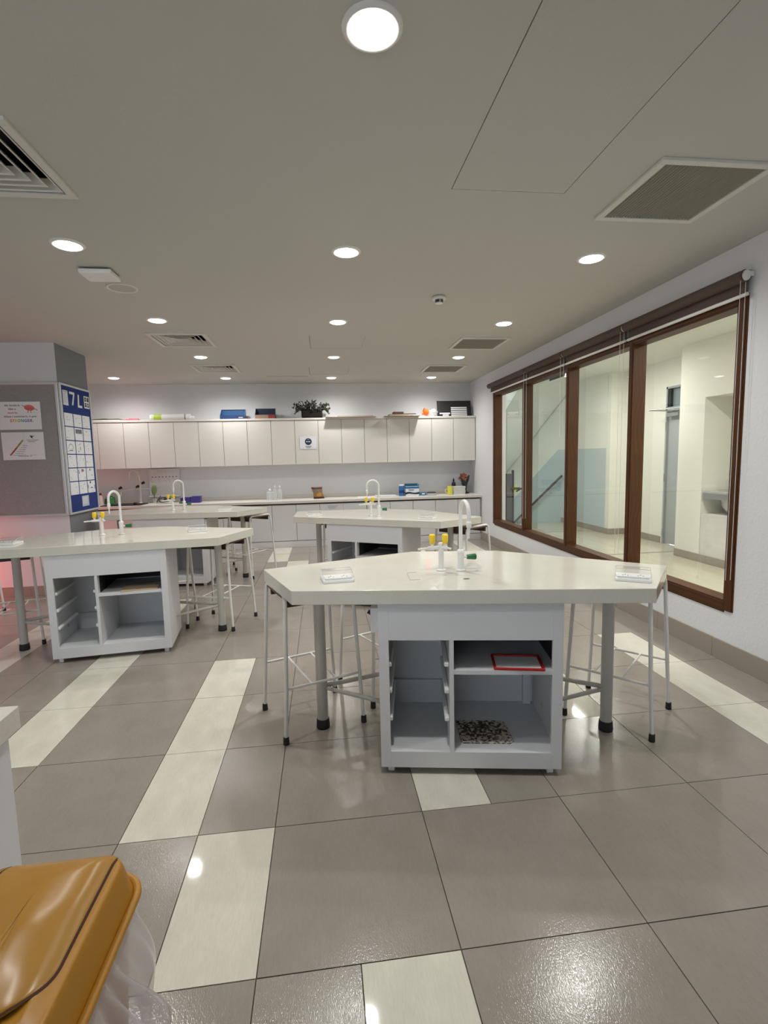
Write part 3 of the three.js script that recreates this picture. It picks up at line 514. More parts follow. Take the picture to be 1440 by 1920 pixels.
  for (let r = 0; r < 6; r++) for (let c = 0; c < 3; c++) {
    const s = r * 3 + c + 1, t = canvasTex(96, 72, (x, w, h) => {
      x.fillStyle = '#e9ebf0'; x.fillRect(0, 0, w, h); let q = s * 77; const rr = () => { q = (q * 1664525 + 1013904223) >>> 0; return q / 4294967296; };
      if (s === 5) { x.fillStyle = '#6d7078'; x.fillRect(10, 8, 76, 24); } if (s === 18) { x.fillStyle = '#2b2b38'; x.fillRect(28, 4, 16, 12); x.fillRect(4, 24, 6, 20); x.fillRect(86, 28, 7, 22); x.fillRect(36, 40, 28, 5); } if (s === 14) { x.fillStyle = '#b4514c'; x.fillRect(40, 6, 30, 14); x.fillStyle = '#48548c'; x.fillRect(6, 10, 8, 22); }
      if (s === 7) { x.strokeStyle = '#878b93'; x.lineWidth = 4; x.beginPath(); x.arc(46, 46, 28, PI, 0); x.stroke(); x.fillStyle = '#44464e'; x.fillRect(24, 52, 44, 4); }
      if (s === 15) { x.fillStyle = '#8c5560'; x.fillRect(38, 5, 12, 12); } if (s === 8) { x.fillStyle = '#bfae78'; x.fillRect(46, 30, 12, 22); }
      x.fillStyle = '#8f939b'; for (let k = 0; k < 5; k++) { const v = rr(), z = rr(); x.globalAlpha = .35 + .5 * rr(); x.fillRect(6 + v * 70, 6 + z * 56, 4 + rr() * 14, 2 + rr() * 5); } x.globalAlpha = 1;
    });
    sheet('pinned_sheet', `white drawing sheet, ${word[r]} row, ${colw[c]} column of the blue notice board`, 'paper', .196, .145, t, [fx, 2.048 - .0725 - r * .156, zAt(-.222 + c * .213)], PI / 2, 'drawing sheets on the blue board', .0012);
  }
  const card = (name, label, w, h, y, u, draw) => sheet(name, label, 'paper', w, h, canvasTex(128, 128 * h / w | 0, draw), [fx, y, zAt(u)], PI / 2, undefined, .001);
  card('list_card', 'tall narrow white card at the upper left of blue board', .115, .165, 2.215, -.255, (x, w, h) => { x.fillStyle = '#dfe3ea'; x.fillRect(0, 0, w, h); x.fillStyle = '#8d93a0'; for (let k = 0; k < 7; k++) x.fillRect(18, 20 + k * 20, 92 - (k % 3) * 18, 4); x.fillRect(10, 8, 108, 7); });
  card('picture_card', 'white card of dark little pictures at the upper right of blue board', .135, .145, 2.215, .262, (x, w, h) => { x.fillStyle = '#eceef0'; x.fillRect(0, 0, w, h); x.fillStyle = '#1f242c'; x.fillRect(14, 12, 42, 48); x.fillRect(72, 12, 42, 48); x.fillRect(14, 76, 42, 46); x.fillRect(72, 76, 42, 46); x.fillStyle = '#c8b24a'; x.fillRect(30, 30, 12, 18); x.fillStyle = '#dfe3e8'; x.fillRect(84, 88, 18, 18); x.fillRect(26, 90, 16, 10); });
  card('grey_card', 'single pale grey sheet at the bottom of blue board', .175, .125, 1.035, .02, (x, w, h) => { x.fillStyle = '#b9bfca'; x.fillRect(0, 0, w, h); x.fillStyle = '#cfd4dc'; x.fillRect(14, 12, w - 40, h - 30); });
  const cut = (name, label, pts, u, y) => { const s = new THREE.Shape(pts.map((p) => new THREE.Vector2(...p))), g = new THREE.ExtrudeGeometry(s, { depth: .002, bevelEnabled: false }), o = thing(name, label, 'letter', [fx - .001, y, zAt(u)], PI / 2); obj('card', g, M.white, o); };
  cut('cutout_digit', 'white cut-out figure 7 at the top of blue board', [[-.062, .075], [.058, .075], [.058, .052], [.012, -.075], [-.018, -.075], [.026, .048], [-.062, .048]], -.095, 2.222);
  cut('cutout_letter', 'white cut-out letter L at the top of blue board', [[-.030, .075], [0, .075], [-.012, -.048], [.062, -.048], [.062, -.075], [-.048, -.075]], .075, 2.210);

  // sheet on the cabinet door, label on a base door
  const ts = canvasTex(256, 190, (x, w, h) => { x.fillStyle = '#eceef2'; x.fillRect(0, 0, w, h); x.fillStyle = '#1e2f52'; x.beginPath(); x.arc(132, 76, 52, 0, 7); x.fill(); x.fillStyle = '#e6eaf2'; x.fillRect(100, 70, 26, 14); x.fillRect(134, 70, 28, 14); x.fillRect(118, 40, 28, 5); x.fillStyle = '#5a6480'; x.fillRect(84, 142, 96, 8); x.fillRect(90, 156, 84, 8); x.fillRect(100, 170, 60, 6); });
  sheet('door_sign', 'white sheet with a dark blue round emblem taped to cabinet door', 'sign', .285, .21, ts, [.016, 1.745, -6.897], 0, undefined, .003);
  const tl = canvasTex(256, 128, (x, w, h) => { x.fillStyle = '#d9d9da'; x.fillRect(0, 0, w, h); x.fillStyle = '#9b9ea6'; for (let k = 0; k < 4; k++) x.fillRect(26 + k * 8, 30 + k * 20, 190 - k * 26, 9); });
  sheet('door_label', 'small faded label sheet stuck on a base cabinet door', 'label', .24, .105, tl, [.40, .655, -6.575], 0, undefined, .001);
}

// ---------------------------------------------------------------- things on top of the wall cabinets
const CT = 2.167;
{
  const p1 = new THREE.PlaneGeometry(.48, .26, 40, 16).rotateX(-PI / 2), a = p1.attributes.position; for (let i = 0; i < a.count; i++) a.setY(i, .012 + .028 * fbm(a.getX(i) + 1, a.getZ(i) + 1, 5, 4, 171)); p1.computeVertexNormals();
  const w = thing('packing_sheet', 'crumpled white packing sheet lying on the cabinet top near pillar', 'packing sheet', [-3.25, CT, -7.02]); obj('sheet', p1, std(lin(.85, .84, .8), .6, { side: THREE.DoubleSide }), w); obj('board', bx(.46, .012, .24, 0, .006, 0, .003), std(lin(.8, .78, .72), .7), w);
  const pk = thing('pink_folder', 'thin bright pink folders stacked flat on the cabinet top', 'folder', [-2.86, CT, -7.03]); [0, 1, 2].forEach((k) => obj('folder', at(bx(.24 - k * .05, .010, .2, 0, 0, 0, .003), k * .012, .006 + k * .012, 0, 0, .1 * k), std(lin(.85, .16 + k * .05, .30), .5), pk));
  const rl = thing('paper_roll', 'white paper roll with a lime green label lying on cabinet top', 'paper roll', [-2.24, CT, -6.99]);
  obj('roll', at(cyl(.05, .05, .60, 28), .02, .05, 0, 0, 0, PI / 2), std(lin(.82, .82, .82), .4), rl); obj('label', at(cyl(.0512, .0512, .13, 28), -.20, .05, 0, 0, 0, PI / 2), std(lin(.48, .62, .09), .5), rl); obj('end_cap', at(cyl(.05, .04, .04, 24), -.305, .05, 0, 0, 0, PI / 2), M.whitePlastic, rl); obj('end_cap', at(cyl(.026, .026, .07, 18), .345, .04, 0, 0, 0, PI / 2), M.whitePlastic, rl); obj('band', at(cyl(.0512, .0512, .012, 28), .24, .05, 0, 0, 0, PI / 2), M.darkGrey, rl);
  const open = (name, label, x, w, h, d, lip, c1, c2, c3) => { const g = thing(name, label, 'box', [x, CT, -7.02]); obj('back', bx(w, h, .012, 0, h / 2, -d / 2), c1, g); for (const s of [-1, 1]) obj('side', (() => { const sh = new THREE.Shape([[0, 0], [d, 0], [d, lip], [d * .25, h], [0, h]].map((q) => new THREE.Vector2(...q))); return new THREE.ExtrudeGeometry(sh, { depth: .008, bevelEnabled: false }).rotateY(-PI / 2).translate(s * (w / 2 - .004) + .004, 0, -d / 2); })(), c1, g); obj('front', bx(w, lip, .010, 0, lip / 2, d / 2), c2, g); obj('bottom', bx(w, .008, d, 0, .004, 0), c1, g); if (c3) obj('front_patch', bx(w * .32, lip * .96, .004, w * .33, lip / 2, d / 2 + .006), c3, g); return g; };
  const navy = std(lin(.012, .02, .055), .5), blue = std(lin(.03, .11, .26), .45);
  const bl = open('blue_box', 'open blue card box leaning against wall on cabinet top', -1.23, .40, .165, .19, .06, blue, std(lin(.02, .045, .13), .45)); obj('rim', [bx(.40, .012, .02, 0, .168, -.092, .004)], navy, bl); obj('tag', bx(.07, .010, .003, .14, .025, .101), M.white, bl);
  open('navy_box', 'open navy box with a tan and red front on cabinet top', -.69, .33, .185, .18, .065, navy, std(lin(.34, .22, .16), .6), std(lin(.30, .035, .03), .5));
  // planter
  const pl = thing('potted_plant', 'dark planter of trailing succulents on top of the wall cabinets', 'plant', [.10, CT, -7.0]);
  obj('pot', [at(new RoundedBoxGeometry(.36, .15, .17, 3, .035), 0, .075, 0), bx(.37, .02, .18, 0, .145, 0, .008)], std(lin(.008, .006, .004), 1.0), pl);
  const lg = []; seed = 99;
  for (let k = 0; k < 110; k++) { const a = rnd() * 6.283, x = (rnd() - .5) * .38, out = x * 1.5 + (rnd() - .5) * .2, hgt = -.03 + rnd() * .19; const p0 = [x, .13, (rnd() - .5) * .1], p2 = [x + out * .35, .14 + hgt * (1 - Math.abs(out) * 1.0), p0[2] + (rnd() - .3) * .1]; lg.push(tube([p0, [p0[0] + out * .08, (p0[1] + p2[1]) / 2 + .02, p0[2]], p2], .0035, .03, 6, 5)); for (let q = 0; q < 3; q++) lg.push(at(new THREE.SphereGeometry(1, 7, 5).scale(.012 + rnd() * .010, .006, .009), p2[0] + (rnd() - .5) * .03, p2[1] + (rnd() - .5) * .03, p2[2] + (rnd() - .5) * .03, rnd() * 3, rnd() * 3, rnd() * 2)); }
  for (const s of [-1, 1]) for (let k = 0; k < 4; k++) lg.push(tube([[s * .15, .14, .04], [s * .20, .19 - k * .01, .05], [s * (.25 + .012 * k), .15 - k * .025, .06]], .006, .03, 10, 6), at(new THREE.SphereGeometry(1, 7, 5).scale(.018, .008, .012), s * (.255 + .012 * k), .15 - k * .025, .06, 0, 0, s * .8));
  const fo = obj('foliage', lg, std(lin(.016, .027, .010), .6), pl); fo.userData.kind = 'stuff';
  // cardboard
  const card = std(lin(.36, .28, .20), .85), card2 = std(lin(.46, .38, .30), .85);
  const c1 = thing('cardboard_sheet', 'long flat brown cardboard sheets jutting over the cabinet front', 'cardboard', [.74, CT, -6.98]); obj('sheet', bx(.86, .010, .30, .02, .005, .02, .002), card2, c1); obj('sheet', bx(.62, .014, .26, .10, .017, .0, .002), card, c1);
  const c2 = thing('cardboard_stack', 'small uneven stack of brown cardboard pieces on cabinet top', 'cardboard', [1.66, CT, -6.99]); obj('sheet', bx(.62, .008, .34, -.02, .004, .05, .002), card, c2); obj('sheet', bx(.42, .018, .24, -.02, .017, 0, .002), card2, c2); obj('sheet', bx(.34, .02, .2, -.06, .036, 0, .003), card, c2); obj('lump', at(new RoundedBoxGeometry(.19, .045, .12, 3, .015), -.06, .068, 0), std(lin(.10, .06, .04), .7), c2); obj('stick', bx(.26, .014, .03, .12, .052, .04, .004), std(lin(.08, .05, .04), .7), c2);
  const og = thing('orange_cup', 'orange cup lying on its side in crumpled clear wrap', 'cup', [2.155, CT, -6.98]); obj('cup', at(lathe([[0, 0], [.050, 0], [.055, .01], [.062, .10], [.058, .10], [.048, .014], [0, .012]], 24), -.015, .062, 0, 0, 0, 1.2), phys(lin(.85, .16, .02), .35), og);
  const wr = new THREE.SphereGeometry(.085, 20, 14), wa = wr.attributes.position; for (let i = 0; i < wa.count; i++) { const k = .8 + .5 * vnoise(wa.getX(i) * 40 + 9, wa.getY(i) * 40 + 9, 64, 3); wa.setXYZ(i, wa.getX(i) * k * 1.1, Math.max(-.06, wa.getY(i) * k * .85), wa.getZ(i) * k); } wr.computeVertexNormals(); obj('wrap', at(wr, .05, .065, -.01), phys(lin(.95, .95, .95), .15, { transmission: .7, thickness: 0, side: THREE.DoubleSide }), og);
  const bb = thing('black_display_board', 'black board with white printed strips leaning in the corner', 'display board', [2.62, CT, -6.99], 0);
  const bd = obj('board', at(new THREE.BoxGeometry(.62, .29, .012), 0, .137, -.035, -.22), M.black, bb); const strip = (w, x, y) => obj('text_strip', at(bx(w, .022, .002), x, .137 + (y - .145) * .975, -.035 + .0085 - (y - .145) * .218, -.22), M.white, bb);
  for (let k = 0; k < 5; k++) strip(.29, .085 - .0 * k, .165 - k * .034); strip(.19, -.175, .062); strip(.11, -.16, .030);
  obj('back_stand', at(new THREE.BoxGeometry(.3, .2, .006), 0, .098, -.145, .35), M.black, bb);
}

// ---------------------------------------------------------------- things on the back counter
const WT = .785;
{
  const bottle = (name, label, x, z, r, h, m, capm, sq = 1) => { const g = thing(name, label, 'bottle', [x, WT, z]); obj('body', lathe([[0, 0], [r * .95, 0], [r, .008], [r, h * .62], [r * .8, h * .72], [r * .35, h * .78], [r * .35, h * .84], [0, h * .84]], 20).scale(1, 1, sq), m, g); obj('cap', at(lathe([[0, 0], [r * .42, 0], [r * .42, h * .1], [r * .16, h * .13], [r * .12, h * .2], [0, h * .2]], 14), 0, h * .82, 0), capm, g); return g; };
  bottle('soap_bottle', 'pale pink bottle with a dark red cap beside the sink', -3.47, -7.05, .042, .20, phys(lin(.80, .62, .60), .4), std(lin(.25, .03, .03), .5));
  bottle('green_soap_bottle', 'green soap bottle with a white pump beside the sink', -3.31, -7.07, .055, .17, phys(lin(.05, .26, .07), .3), M.whitePlastic);
  bottle('small_green_bottle', 'smaller dark green bottle behind the soap bottle', -3.40, -7.13, .040, .13, phys(lin(.03, .18, .06), .3), std(lin(.02, .1, .03), .5));
  const wl = ['left', 'middle', 'right'];
  [[-.665, -6.90, .064, .19], [-.575, -6.86, .034, .25], [-.495, -6.87, .040, .25]].forEach(([x, z, r, h], i) => bottle('clear_bottle', [`squat clear plastic bottle, leftmost of the three on the counter`, `slim clear wash bottle, in the middle of the three`, `tall clear wash bottle, rightmost of the three on the counter`][i], x, z, r, h, M.clearBottle, M.whitePlastic));
  // sink and lab fixture
  const s = thing('sink', 'black sink set into the worktop beside the pillar', 'sink', [-3.0, WT + .003, -6.79]);
  obj('rim', [bx(.62, .012, .03, 0, .004, .17, .004), bx(.62, .012, .03, 0, .004, -.17, .004), bx(.03, .012, .34, .30, .004, 0, .004), bx(.03, .012, .34, -.30, .004, 0, .004)], M.black, s); obj('basin', bx(.58, .006, .32, 0, .002, 0), M.black, s); obj('plug', at(lathe([[0, 0], [.03, 0], [.025, .03], [.012, .04], [0, .04]], 14), .20, .008, .1), M.black, s);
  const f = thing('sink_fixture', 'white swan-neck sink fixture with side arms and black levers', 'tap', [-2.84, WT, -7.08]);
  obj('column', lathe([[0, 0], [.03, 0], [.03, .01], [.016, .02], [.016, .30], [.022, .31], [.022, .35], [0, .35]], 18), M.whiteMetal, f);
  obj('neck', new THREE.TubeGeometry(new THREE.CatmullRomCurve3([V(0, .34, 0), V(-.01, .46, 0), V(-.03, .53, 0), V(-.09, .565, .02), V(-.14, .53, .03), V(-.15, .44, .03)]), 40, .0135, 10, false), M.whiteMetal, f); obj('spout_tip', rod([-.15, .44, .03], [-.15, .39, .03], .007), M.whiteMetal, f);
  obj('arm', tube([[.30, .19, .04], [.15, .245, 0], [0, .25, 0], [-.22, .235, .03], [-.29, .215, .05], [-.30, .14, .05]], .010, .04, 50, 10), M.whiteMetal, f);
  for (const [x, y, z] of [[.06, .335, .03], [-.03, .275, .04], [-.30, .26, .06]]) obj('lever', at(lathe([[0, 0], [.016, 0], [.024, .05], [0, .055]], 10), x - .02, y, z, 0, 0, -1.1), M.black, f);
  // drying rack
  const r = thing('drying_rack', 'white wall-hung drying rack with rows of pegs above the counter', 'drying rack', [-2.475, 1.115, ZB + .02]);
  obj('backboard', bx(.50, .46, .010, 0, 0, 0, .003), M.whitePlastic, r); obj('rim', [bx(.50, .02, .03, 0, .235, .01, .004), bx(.014, .46, .025, -.25, 0, .01, .004), bx(.014, .46, .025, .25, 0, .01, .004), bx(.5, .03, .07, 0, -.22, .04, .006)], M.whitePlastic, r);
  for (let row = 0; row < 3; row++) for (let k = 0; k < 8; k++) { const x = -.2 + k * .057, y = .15 - row * .14; obj('peg', tube([[x, y, 0], [x, y + .03, .06], [x, y + .07, .10]], .006, .02, 8, 6), M.whitePlastic, r); if (row === 0) obj('peg_socket', at(cyl(.009, .009, .006, 10), x, y - .045, .008, PI / 2), M.darkGrey, r); }
  const br = thing('green_brush', 'green-headed brush standing in a small glass beside the sink', 'brush', [-2.545, WT, -6.86]);
  obj('head', at(new THREE.SphereGeometry(1, 16, 12).scale(.045, .085, .03), 0, .235, 0, 0, 0, -.12), std(lin(.16, .24, .10), .9), br); obj('handle', rod([-.005, .03, 0], [-.003, .17, 0], .008), std(lin(.12, .08, .06), .6), br); obj('glass', lathe([[.028, 0], [.034, .09]], 18), M.clearBottle, br); obj('stick', rod([.02, .02, 0], [.10, .13, .01], .006), M.black, br);
  const dv = thing('glue_gun', 'small black and white corded device on the counter', 'device', [-2.35, WT, -6.88]); obj('body', [bx(.13, .05, .09, 0, .028, 0, .012)], M.whitePlastic, dv); obj('top', bx(.10, .045, .07, .0, .07, 0, .014), M.black, dv); obj('cord', tube([[.05, .04, .04], [-.09, .02, .06], [-.13, .06, .04], [-.10, .10, .0], [-.03, .10, 0]], .006, .04, 30, 8), M.black, dv);
  const bin2 = (x, w, h, label) => { const g = thing('purple_tub', label, 'tub', [x, WT, -6.87]), m = phys(lin(.05, .035, .24), .4); obj('wall', [bx(w, h, .006, 0, h / 2, .07, .002), bx(w, h, .006, 0, h / 2, -.07, .002), bx(.006, h, .14, w / 2, h / 2, 0, .002), bx(.006, h, .14, -w / 2, h / 2, 0, .002), bx(w, .006, .14, 0, .003, 0)], m, g); obj('lip', [bx(w + .012, .010, .012, 0, h, .074, .003), bx(w + .012, .010, .012, 0, h, -.074, .003)], m, g); return g; };
  bin2(-2.045, .15, .085, 'purple-blue open tub, the left one of the pair'); bin2(-1.885, .15, .10, 'purple-blue open tub, the right one of the pair');
  const gs = thing('green_sponge', 'small dull green sponge lying in front of purple tubs', 'sponge', [-2.07, WT, -6.74]); obj('sponge', bx(.10, .035, .06, 0, .0175, 0, .008), std(lin(.08, .18, .10), .9), gs);
  // snack packet
  const pk = thing('snack_packet', 'crinkled snack packet in gold and dark red on the counter', 'packet', [.15, WT, -6.87], .15); {
    const q = new THREE.PlaneGeometry(.19, .20, 22, 26), A = q.attributes.position, b = new THREE.PlaneGeometry(.19, .20, 22, 26), B = b.attributes.position;
    const shape = (a, s) => { for (let i = 0; i < a.count; i++) { const x = a.getX(i), y = a.getY(i), t = 1 - Math.abs(y) / .1, w = (1 - Math.abs(x) / .095); const pinch = .82 + .18 * Math.abs(y / .1); a.setXYZ(i, x * pinch + .02 * (y < 0 ? 1 : -1) * Math.abs(y) / .1 * (-1) * -1, y + .10, s * (.001 + .045 * Math.sqrt(Math.max(0, t * w)) + .006 * vnoise(x * 60 + 30, y * 50 + 30, 64, 8) * t)); } };
    shape(A, 1); shape(B, -1); q.computeVertexNormals(); b.computeVertexNormals();
    const t = canvasTex(128, 128, (x) => { x.fillStyle = '#8c6a3c'; x.fillRect(0, 0, 128, 128); x.fillStyle = '#4d1316'; x.fillRect(0, 0, 128, 22); x.fillRect(0, 108, 128, 20); x.fillStyle = '#6e6a58'; x.fillRect(10, 22, 90, 34); x.fillStyle = '#b98a3a'; x.beginPath(); x.ellipse(76, 82, 38, 22, -.3, 0, 7); x.fill(); });
    obj('foil', [q, b], phys(0xffffff, .35, { map: t, side: THREE.DoubleSide }), pk); obj('seam', bx(.16, .010, .003, 0, .196, 0), std(lin(.16, .02, .02), .4), pk);
  }
  const pp = thing('paper_stack', 'flat white paper sheets and envelope lying along the counter', 'paper', [1.18, WT, -6.86]); obj('sheet', bx(.32, .006, .22, -.18, .003, 0), M.white, pp); obj('sheet', at(bx(.36, .022, .24, 0, 0, 0, .004), .15, .011, .01, 0, .05), std(lin(.74, .74, .80), .5), pp);
  const bt = thing('blue_wipes_tub', 'blue cylindrical wipes tub with a white lid', 'tub', [1.62, WT, -6.88]); obj('body', lathe([[0, 0], [.048, 0], [.05, .006], [.05, .17], [.046, .176], [0, .176]], 24), phys(lin(.03, .16, .42), .35), bt); obj('lid', lathe([[0, .20], [.035, .20], [.046, .192], [.048, .174], [0, .174]], 24), M.whitePlastic, bt); obj('band', lathe([[.0505, .05], [.0508, .05], [.0508, .10], [.0505, .10]], 24), std(lin(.01, .03, .22), .4), bt);
  const gb = thing('glove_box', 'white and blue tissue carton with dark print on the counter', 'carton', [1.80, WT, -6.87]);
  const tg = canvasTex(128, 96, (x) => { x.fillStyle = '#dfe4ec'; x.fillRect(0, 0, 128, 96); x.fillStyle = '#2c6fa3'; x.fillRect(0, 0, 128, 22); x.fillStyle = '#1c2334'; x.beginPath(); x.moveTo(0, 60); x.bezierCurveTo(40, 40, 70, 80, 128, 56); x.lineTo(128, 78); x.bezierCurveTo(80, 90, 40, 60, 0, 82); x.fill(); x.fillStyle = '#39455e'; x.fillRect(22, 30, 60, 6); x.fillRect(30, 40, 44, 4); });
  obj('carton', bx(.235, .165, .15, 0, .0825, 0, .003), std(0xffffff, .45, { map: tg }), gb); obj('flap', [at(new THREE.BoxGeometry(.235, .003, .07), 0, .182, -.075, -1.0), at(new THREE.BoxGeometry(.05, .003, .1), .115, .175, 0, 0, 0, 1.1)], std(lin(.06, .2, .3), .5), gb);
  const sb = thing('small_blue_box', 'small flat blue box between carton and round scale', 'box', [1.985, WT, -6.85]); obj('box', bx(.12, .055, .10, 0, .0275, 0, .003), std(lin(.04, .19, .34), .5), sb); obj('label', bx(.05, .02, .002, .01, .03, .051), M.white, sb);
  const ts = thing('round_scale', 'flat round dark dish with a pale ring on the counter', 'dish', [2.15, WT, -6.86]); obj('base', lathe([[0, 0], [.085, 0], [.095, .012], [.092, .03], [0, .03]], 28), std(lin(.55, .56, .56), .4), ts); obj('top', lathe([[0, .028], [.082, .028], [.086, .045], [.072, .056], [.05, .040], [0, .040]], 28), M.darkGrey, ts); obj('spokes', [0, 1, 2].map((k) => at(bx(.1, .006, .012, 0, .045, 0, .002), 0, 0, 0, 0, k * PI / 3)), std(lin(.5, .5, .5), .5), ts);
  const yb = thing('yellow_mug', 'bright yellow mug with a handle in front of white books', 'mug', [2.475, WT, -6.80]); obj('cup', lathe([[0, 0], [.042, 0], [.044, .004], [.046, .155], [.042, .155], [.040, .008], [0, .008]], 24), phys(lin(.78, .74, .08), .4), yb); obj('handle', tube([[-.042, .10, 0], [-.085, .095, 0], [-.085, .04, 0], [-.042, .035, 0]], .007, .02, 24, 8), phys(lin(.78, .74, .25), .4), yb);
  for (let k = 0; k < 4; k++) { const g = thing('white_book', `thick white book, ${['lowest', 'second from the bottom', 'third from the bottom', 'topmost'][k]} in the counter stack`, 'book', [2.645 + .004 * (k % 2), WT + k * .036, -6.86], (k % 2 - .5) * .04, 'white books stacked on the counter'); obj('pages', bx(.208, .028, .15, 0, .017, 0), std(lin(.74, .73, .68), .8), g); obj('cover', [bx(.215, .003, .158, 0, .0015, 0), bx(.215, .003, .158, 0, .0325, 0), bx(.004, .034, .158, -.108, .017, 0)], std(lin(.70, .70, .69), .5), g); }
  const kb = bottle('black_bottle', 'short black bottle standing behind the white book stack', 2.60, -7.02, .038, .28, std(lin(.015, .012, .02), .4), M.black);
  const vf = thing('dried_flower_vase', 'dark vase of dusty orange dried flowers in the counter corner', 'vase', [2.80, WT, -7.0]);
  obj('vase', lathe([[0, 0], [.08, 0], [.085, .012], [.05, .03], [.03, .06], [.035, .12], [.06, .19], [.055, .22], [0, .21]], 20), std(lin(.018, .022, .017), .5), vf); const pet = []; seed = 5; for (let k = 0; k < 26; k++) { const a = rnd() * 6.28, rr = rnd() * .085; pet.push(at(new THREE.SphereGeometry(1, 8, 6).scale(.045, .012, .03), Math.cos(a) * rr - .03, .25 + rnd() * .09, Math.sin(a) * rr * .6, rnd() * 3, rnd() * 3, rnd() * 3)); } const po = obj('petals', pet, std(lin(.33, .13, .08), .8), vf); po.userData.kind = 'stuff';
  for (const q of [[.055, .24, 0, -.3], [-.05, .22, .03, .4]]) obj('leaf', at(new THREE.SphereGeometry(1, 10, 6).scale(.02, .10, .05), q[0], q[1], q[2], 0, 0, q[3]), std(lin(.03, .04, .03), .6), vf);
}

// ---------------------------------------------------------------- corridor beyond the window
{
  const X0 = XR + .2, XA = 5.14, XD = 5.60, CC = 2.86;
  struct('floor_corridor', span(X0, 6.4, -.12, 0, -8.3, 2.6), corridorTile);
  for (const [i, z, x0, x1, m] of [[2, -7.03, X0, 5.3, .07], [3, -4.80, X0, XD, .07]]) struct(`trim_${i}`, span(x0, x1, -.001, .0008, z - m / 2, z + m / 2), M.skirting);
  struct('ceiling_corridor', [span(X0, 6.4, CC, CC + .12, -7.9, 2.6)], M.corridorCeil);
  { const w4 = structGroup('added_window_4'); obj('frame', [span(X0, 5.3, 5.2, 5.28, -12.8, -12.6), span(X0, 5.3, 5.2, 5.28, -8.0, -7.8), span(X0, 5.3, 5.2, 5.28, -10.3, -10.2)], M.whiteMetal, w4); for (const [a, b] of [[-12.6, -10.3], [-10.2, -8.0]]) obj('pane', new THREE.PlaneGeometry(2.1, b - a).rotateX(-PI / 2).translate(4.24, 5.24, (a + b) / 2), M.glass, w4); }  // skylight added above the stairwell to brighten it
  // walls: niche wall, recessed door wall, stair wall
  const ny0 = .645, ny1 = 2.14, nz0 = -4.10, nz1 = -3.25;
  struct('wall_niche', [span(XA, XA + .46, 0, CC, nz1, 2.6), span(XA, XA + .46, 0, CC, -4.56, nz0), span(XA, XA + .46, ny1, CC, nz0, nz1), span(XA + .03, XA + .46, 0, ny0, nz0, nz1), span(XA + .45, XA + .55, 0, CC, nz0, nz1)], M.corridor);
  struct('trim_4', span(XA + .004, XA + .034, .055, ny0, nz0 + .006, nz1 - .006), M.marble);
  struct('wall_door', [span(XD, XD + .15, 0, CC, -6.5, -5.48), span(XD, XD + .15, 2.44, CC, -5.48, -4.5), span(XD, XD + .15, 0, CC, -4.62, -4.0), span(5.30, XD + .15, 0, CC, -6.60, -6.5)], M.corridor);
  struct('wall_stair', [span(5.30, 5.45, -3, 5.3, -12.8, -6.61)], M.corridor);
  struct('wall_stair_inner', [span(X0 - .2, X0, -3, 5.3, -12.8, ZB - .2), span(X0 - .2, X0, CEIL + .2, 5.3, ZB - .2, -7.8)], M.corridor);
  struct('wall_corridor_end', span(X0, 6.4, 0, CC, 2.6, 2.75), M.corridor);
  struct('wall_corridor_header', span(X0, 6.4, CC, 5.3, -7.9, -7.78), M.corridor);
  // stairwell end wall with a window onto the sky
  struct('wall_stairwell_end', [span(X0, 5.4, -3, 2.2, -12.8, -12.65), span(X0, 5.4, 4.6, 5.3, -12.8, -12.65), span(4.9, 5.4, 2.2, 4.6, -12.8, -12.65)], M.corridor);
  const w2 = structGroup('window_2'); obj('frame', [span(X0, 4.9, 2.2, 2.27, -12.7, -12.62), span(X0, 4.9, 4.53, 4.6, -12.7, -12.62), span(4.0, 4.07, 2.2, 4.6, -12.7, -12.62), span(X0, 4.9, 3.3, 3.36, -12.7, -12.62)], M.whiteMetal, w2);
  for (const [a, b] of [[X0, 4.0], [4.07, 4.9]]) for (const [c, d] of [[2.27, 3.3], [3.36, 4.53]]) obj('pane', new THREE.PlaneGeometry(b - a, d - c).translate((a + b) / 2, (c + d) / 2, -12.66), M.glass, w2);
  // teal dado following the stair
  { const s = new THREE.Shape([[6.62, .0], [6.62, 1.545], [8.48, 1.545], [12.6, -.515], [12.6, -2.2], [8.3, .0]].map((p) => new THREE.Vector2(...p))); struct('trim_5', new THREE.ExtrudeGeometry(s, { depth: .004, bevelEnabled: false }).rotateY(PI / 2).translate(5.2955, 0, 0).applyMatrix4(new THREE.Matrix4()), M.teal); }
  skirt('baseboard_niche', XA - .010, XA, -4.56, 2.6, .105, 12); skirt('baseboard_door', XD - .010, XD, -6.5, -5.5, .105, 2); skirt('baseboard_stair', 5.29, 5.2999, -8.3, -6.5, .105, 3); skirt('baseboard_return', 5.30, XD, -6.5, -6.49, .105, 1);
  // stairs
  const st = structGroup('stair_flight'); for (let k = 0; k < 8; k++) obj('step', span(4.30, 5.295, -.15 * (k + 1) - .3, -.15 * (k + 1), -8.3 - .3 * (k + 1), -8.3 - .3 * k), corridorTile, st);
  struct('floor_landing', span(X0, 5.3, -1.5, -1.2, -12.7, -10.7), corridorTile);
  struct('wall_stair_low', span(X0, 6.4, -3, -.12, -8.32, -8.25), M.corridor);
  { // inclined underside of the upper flight
    const y = (z) => 2.66 + .5 * (z + 8.14), s = new THREE.Shape([[7.75, y(-7.75)], [12.6, y(-12.6)], [12.6, y(-12.6) + .45], [7.75, y(-7.75) + .45]].map((p) => new THREE.Vector2(...p)));
    struct('stair_soffit', new THREE.ExtrudeGeometry(s, { depth: 1.1, bevelEnabled: false }).rotateY(PI / 2).translate(4.18, 0, 0), M.corridorCeil);
  }
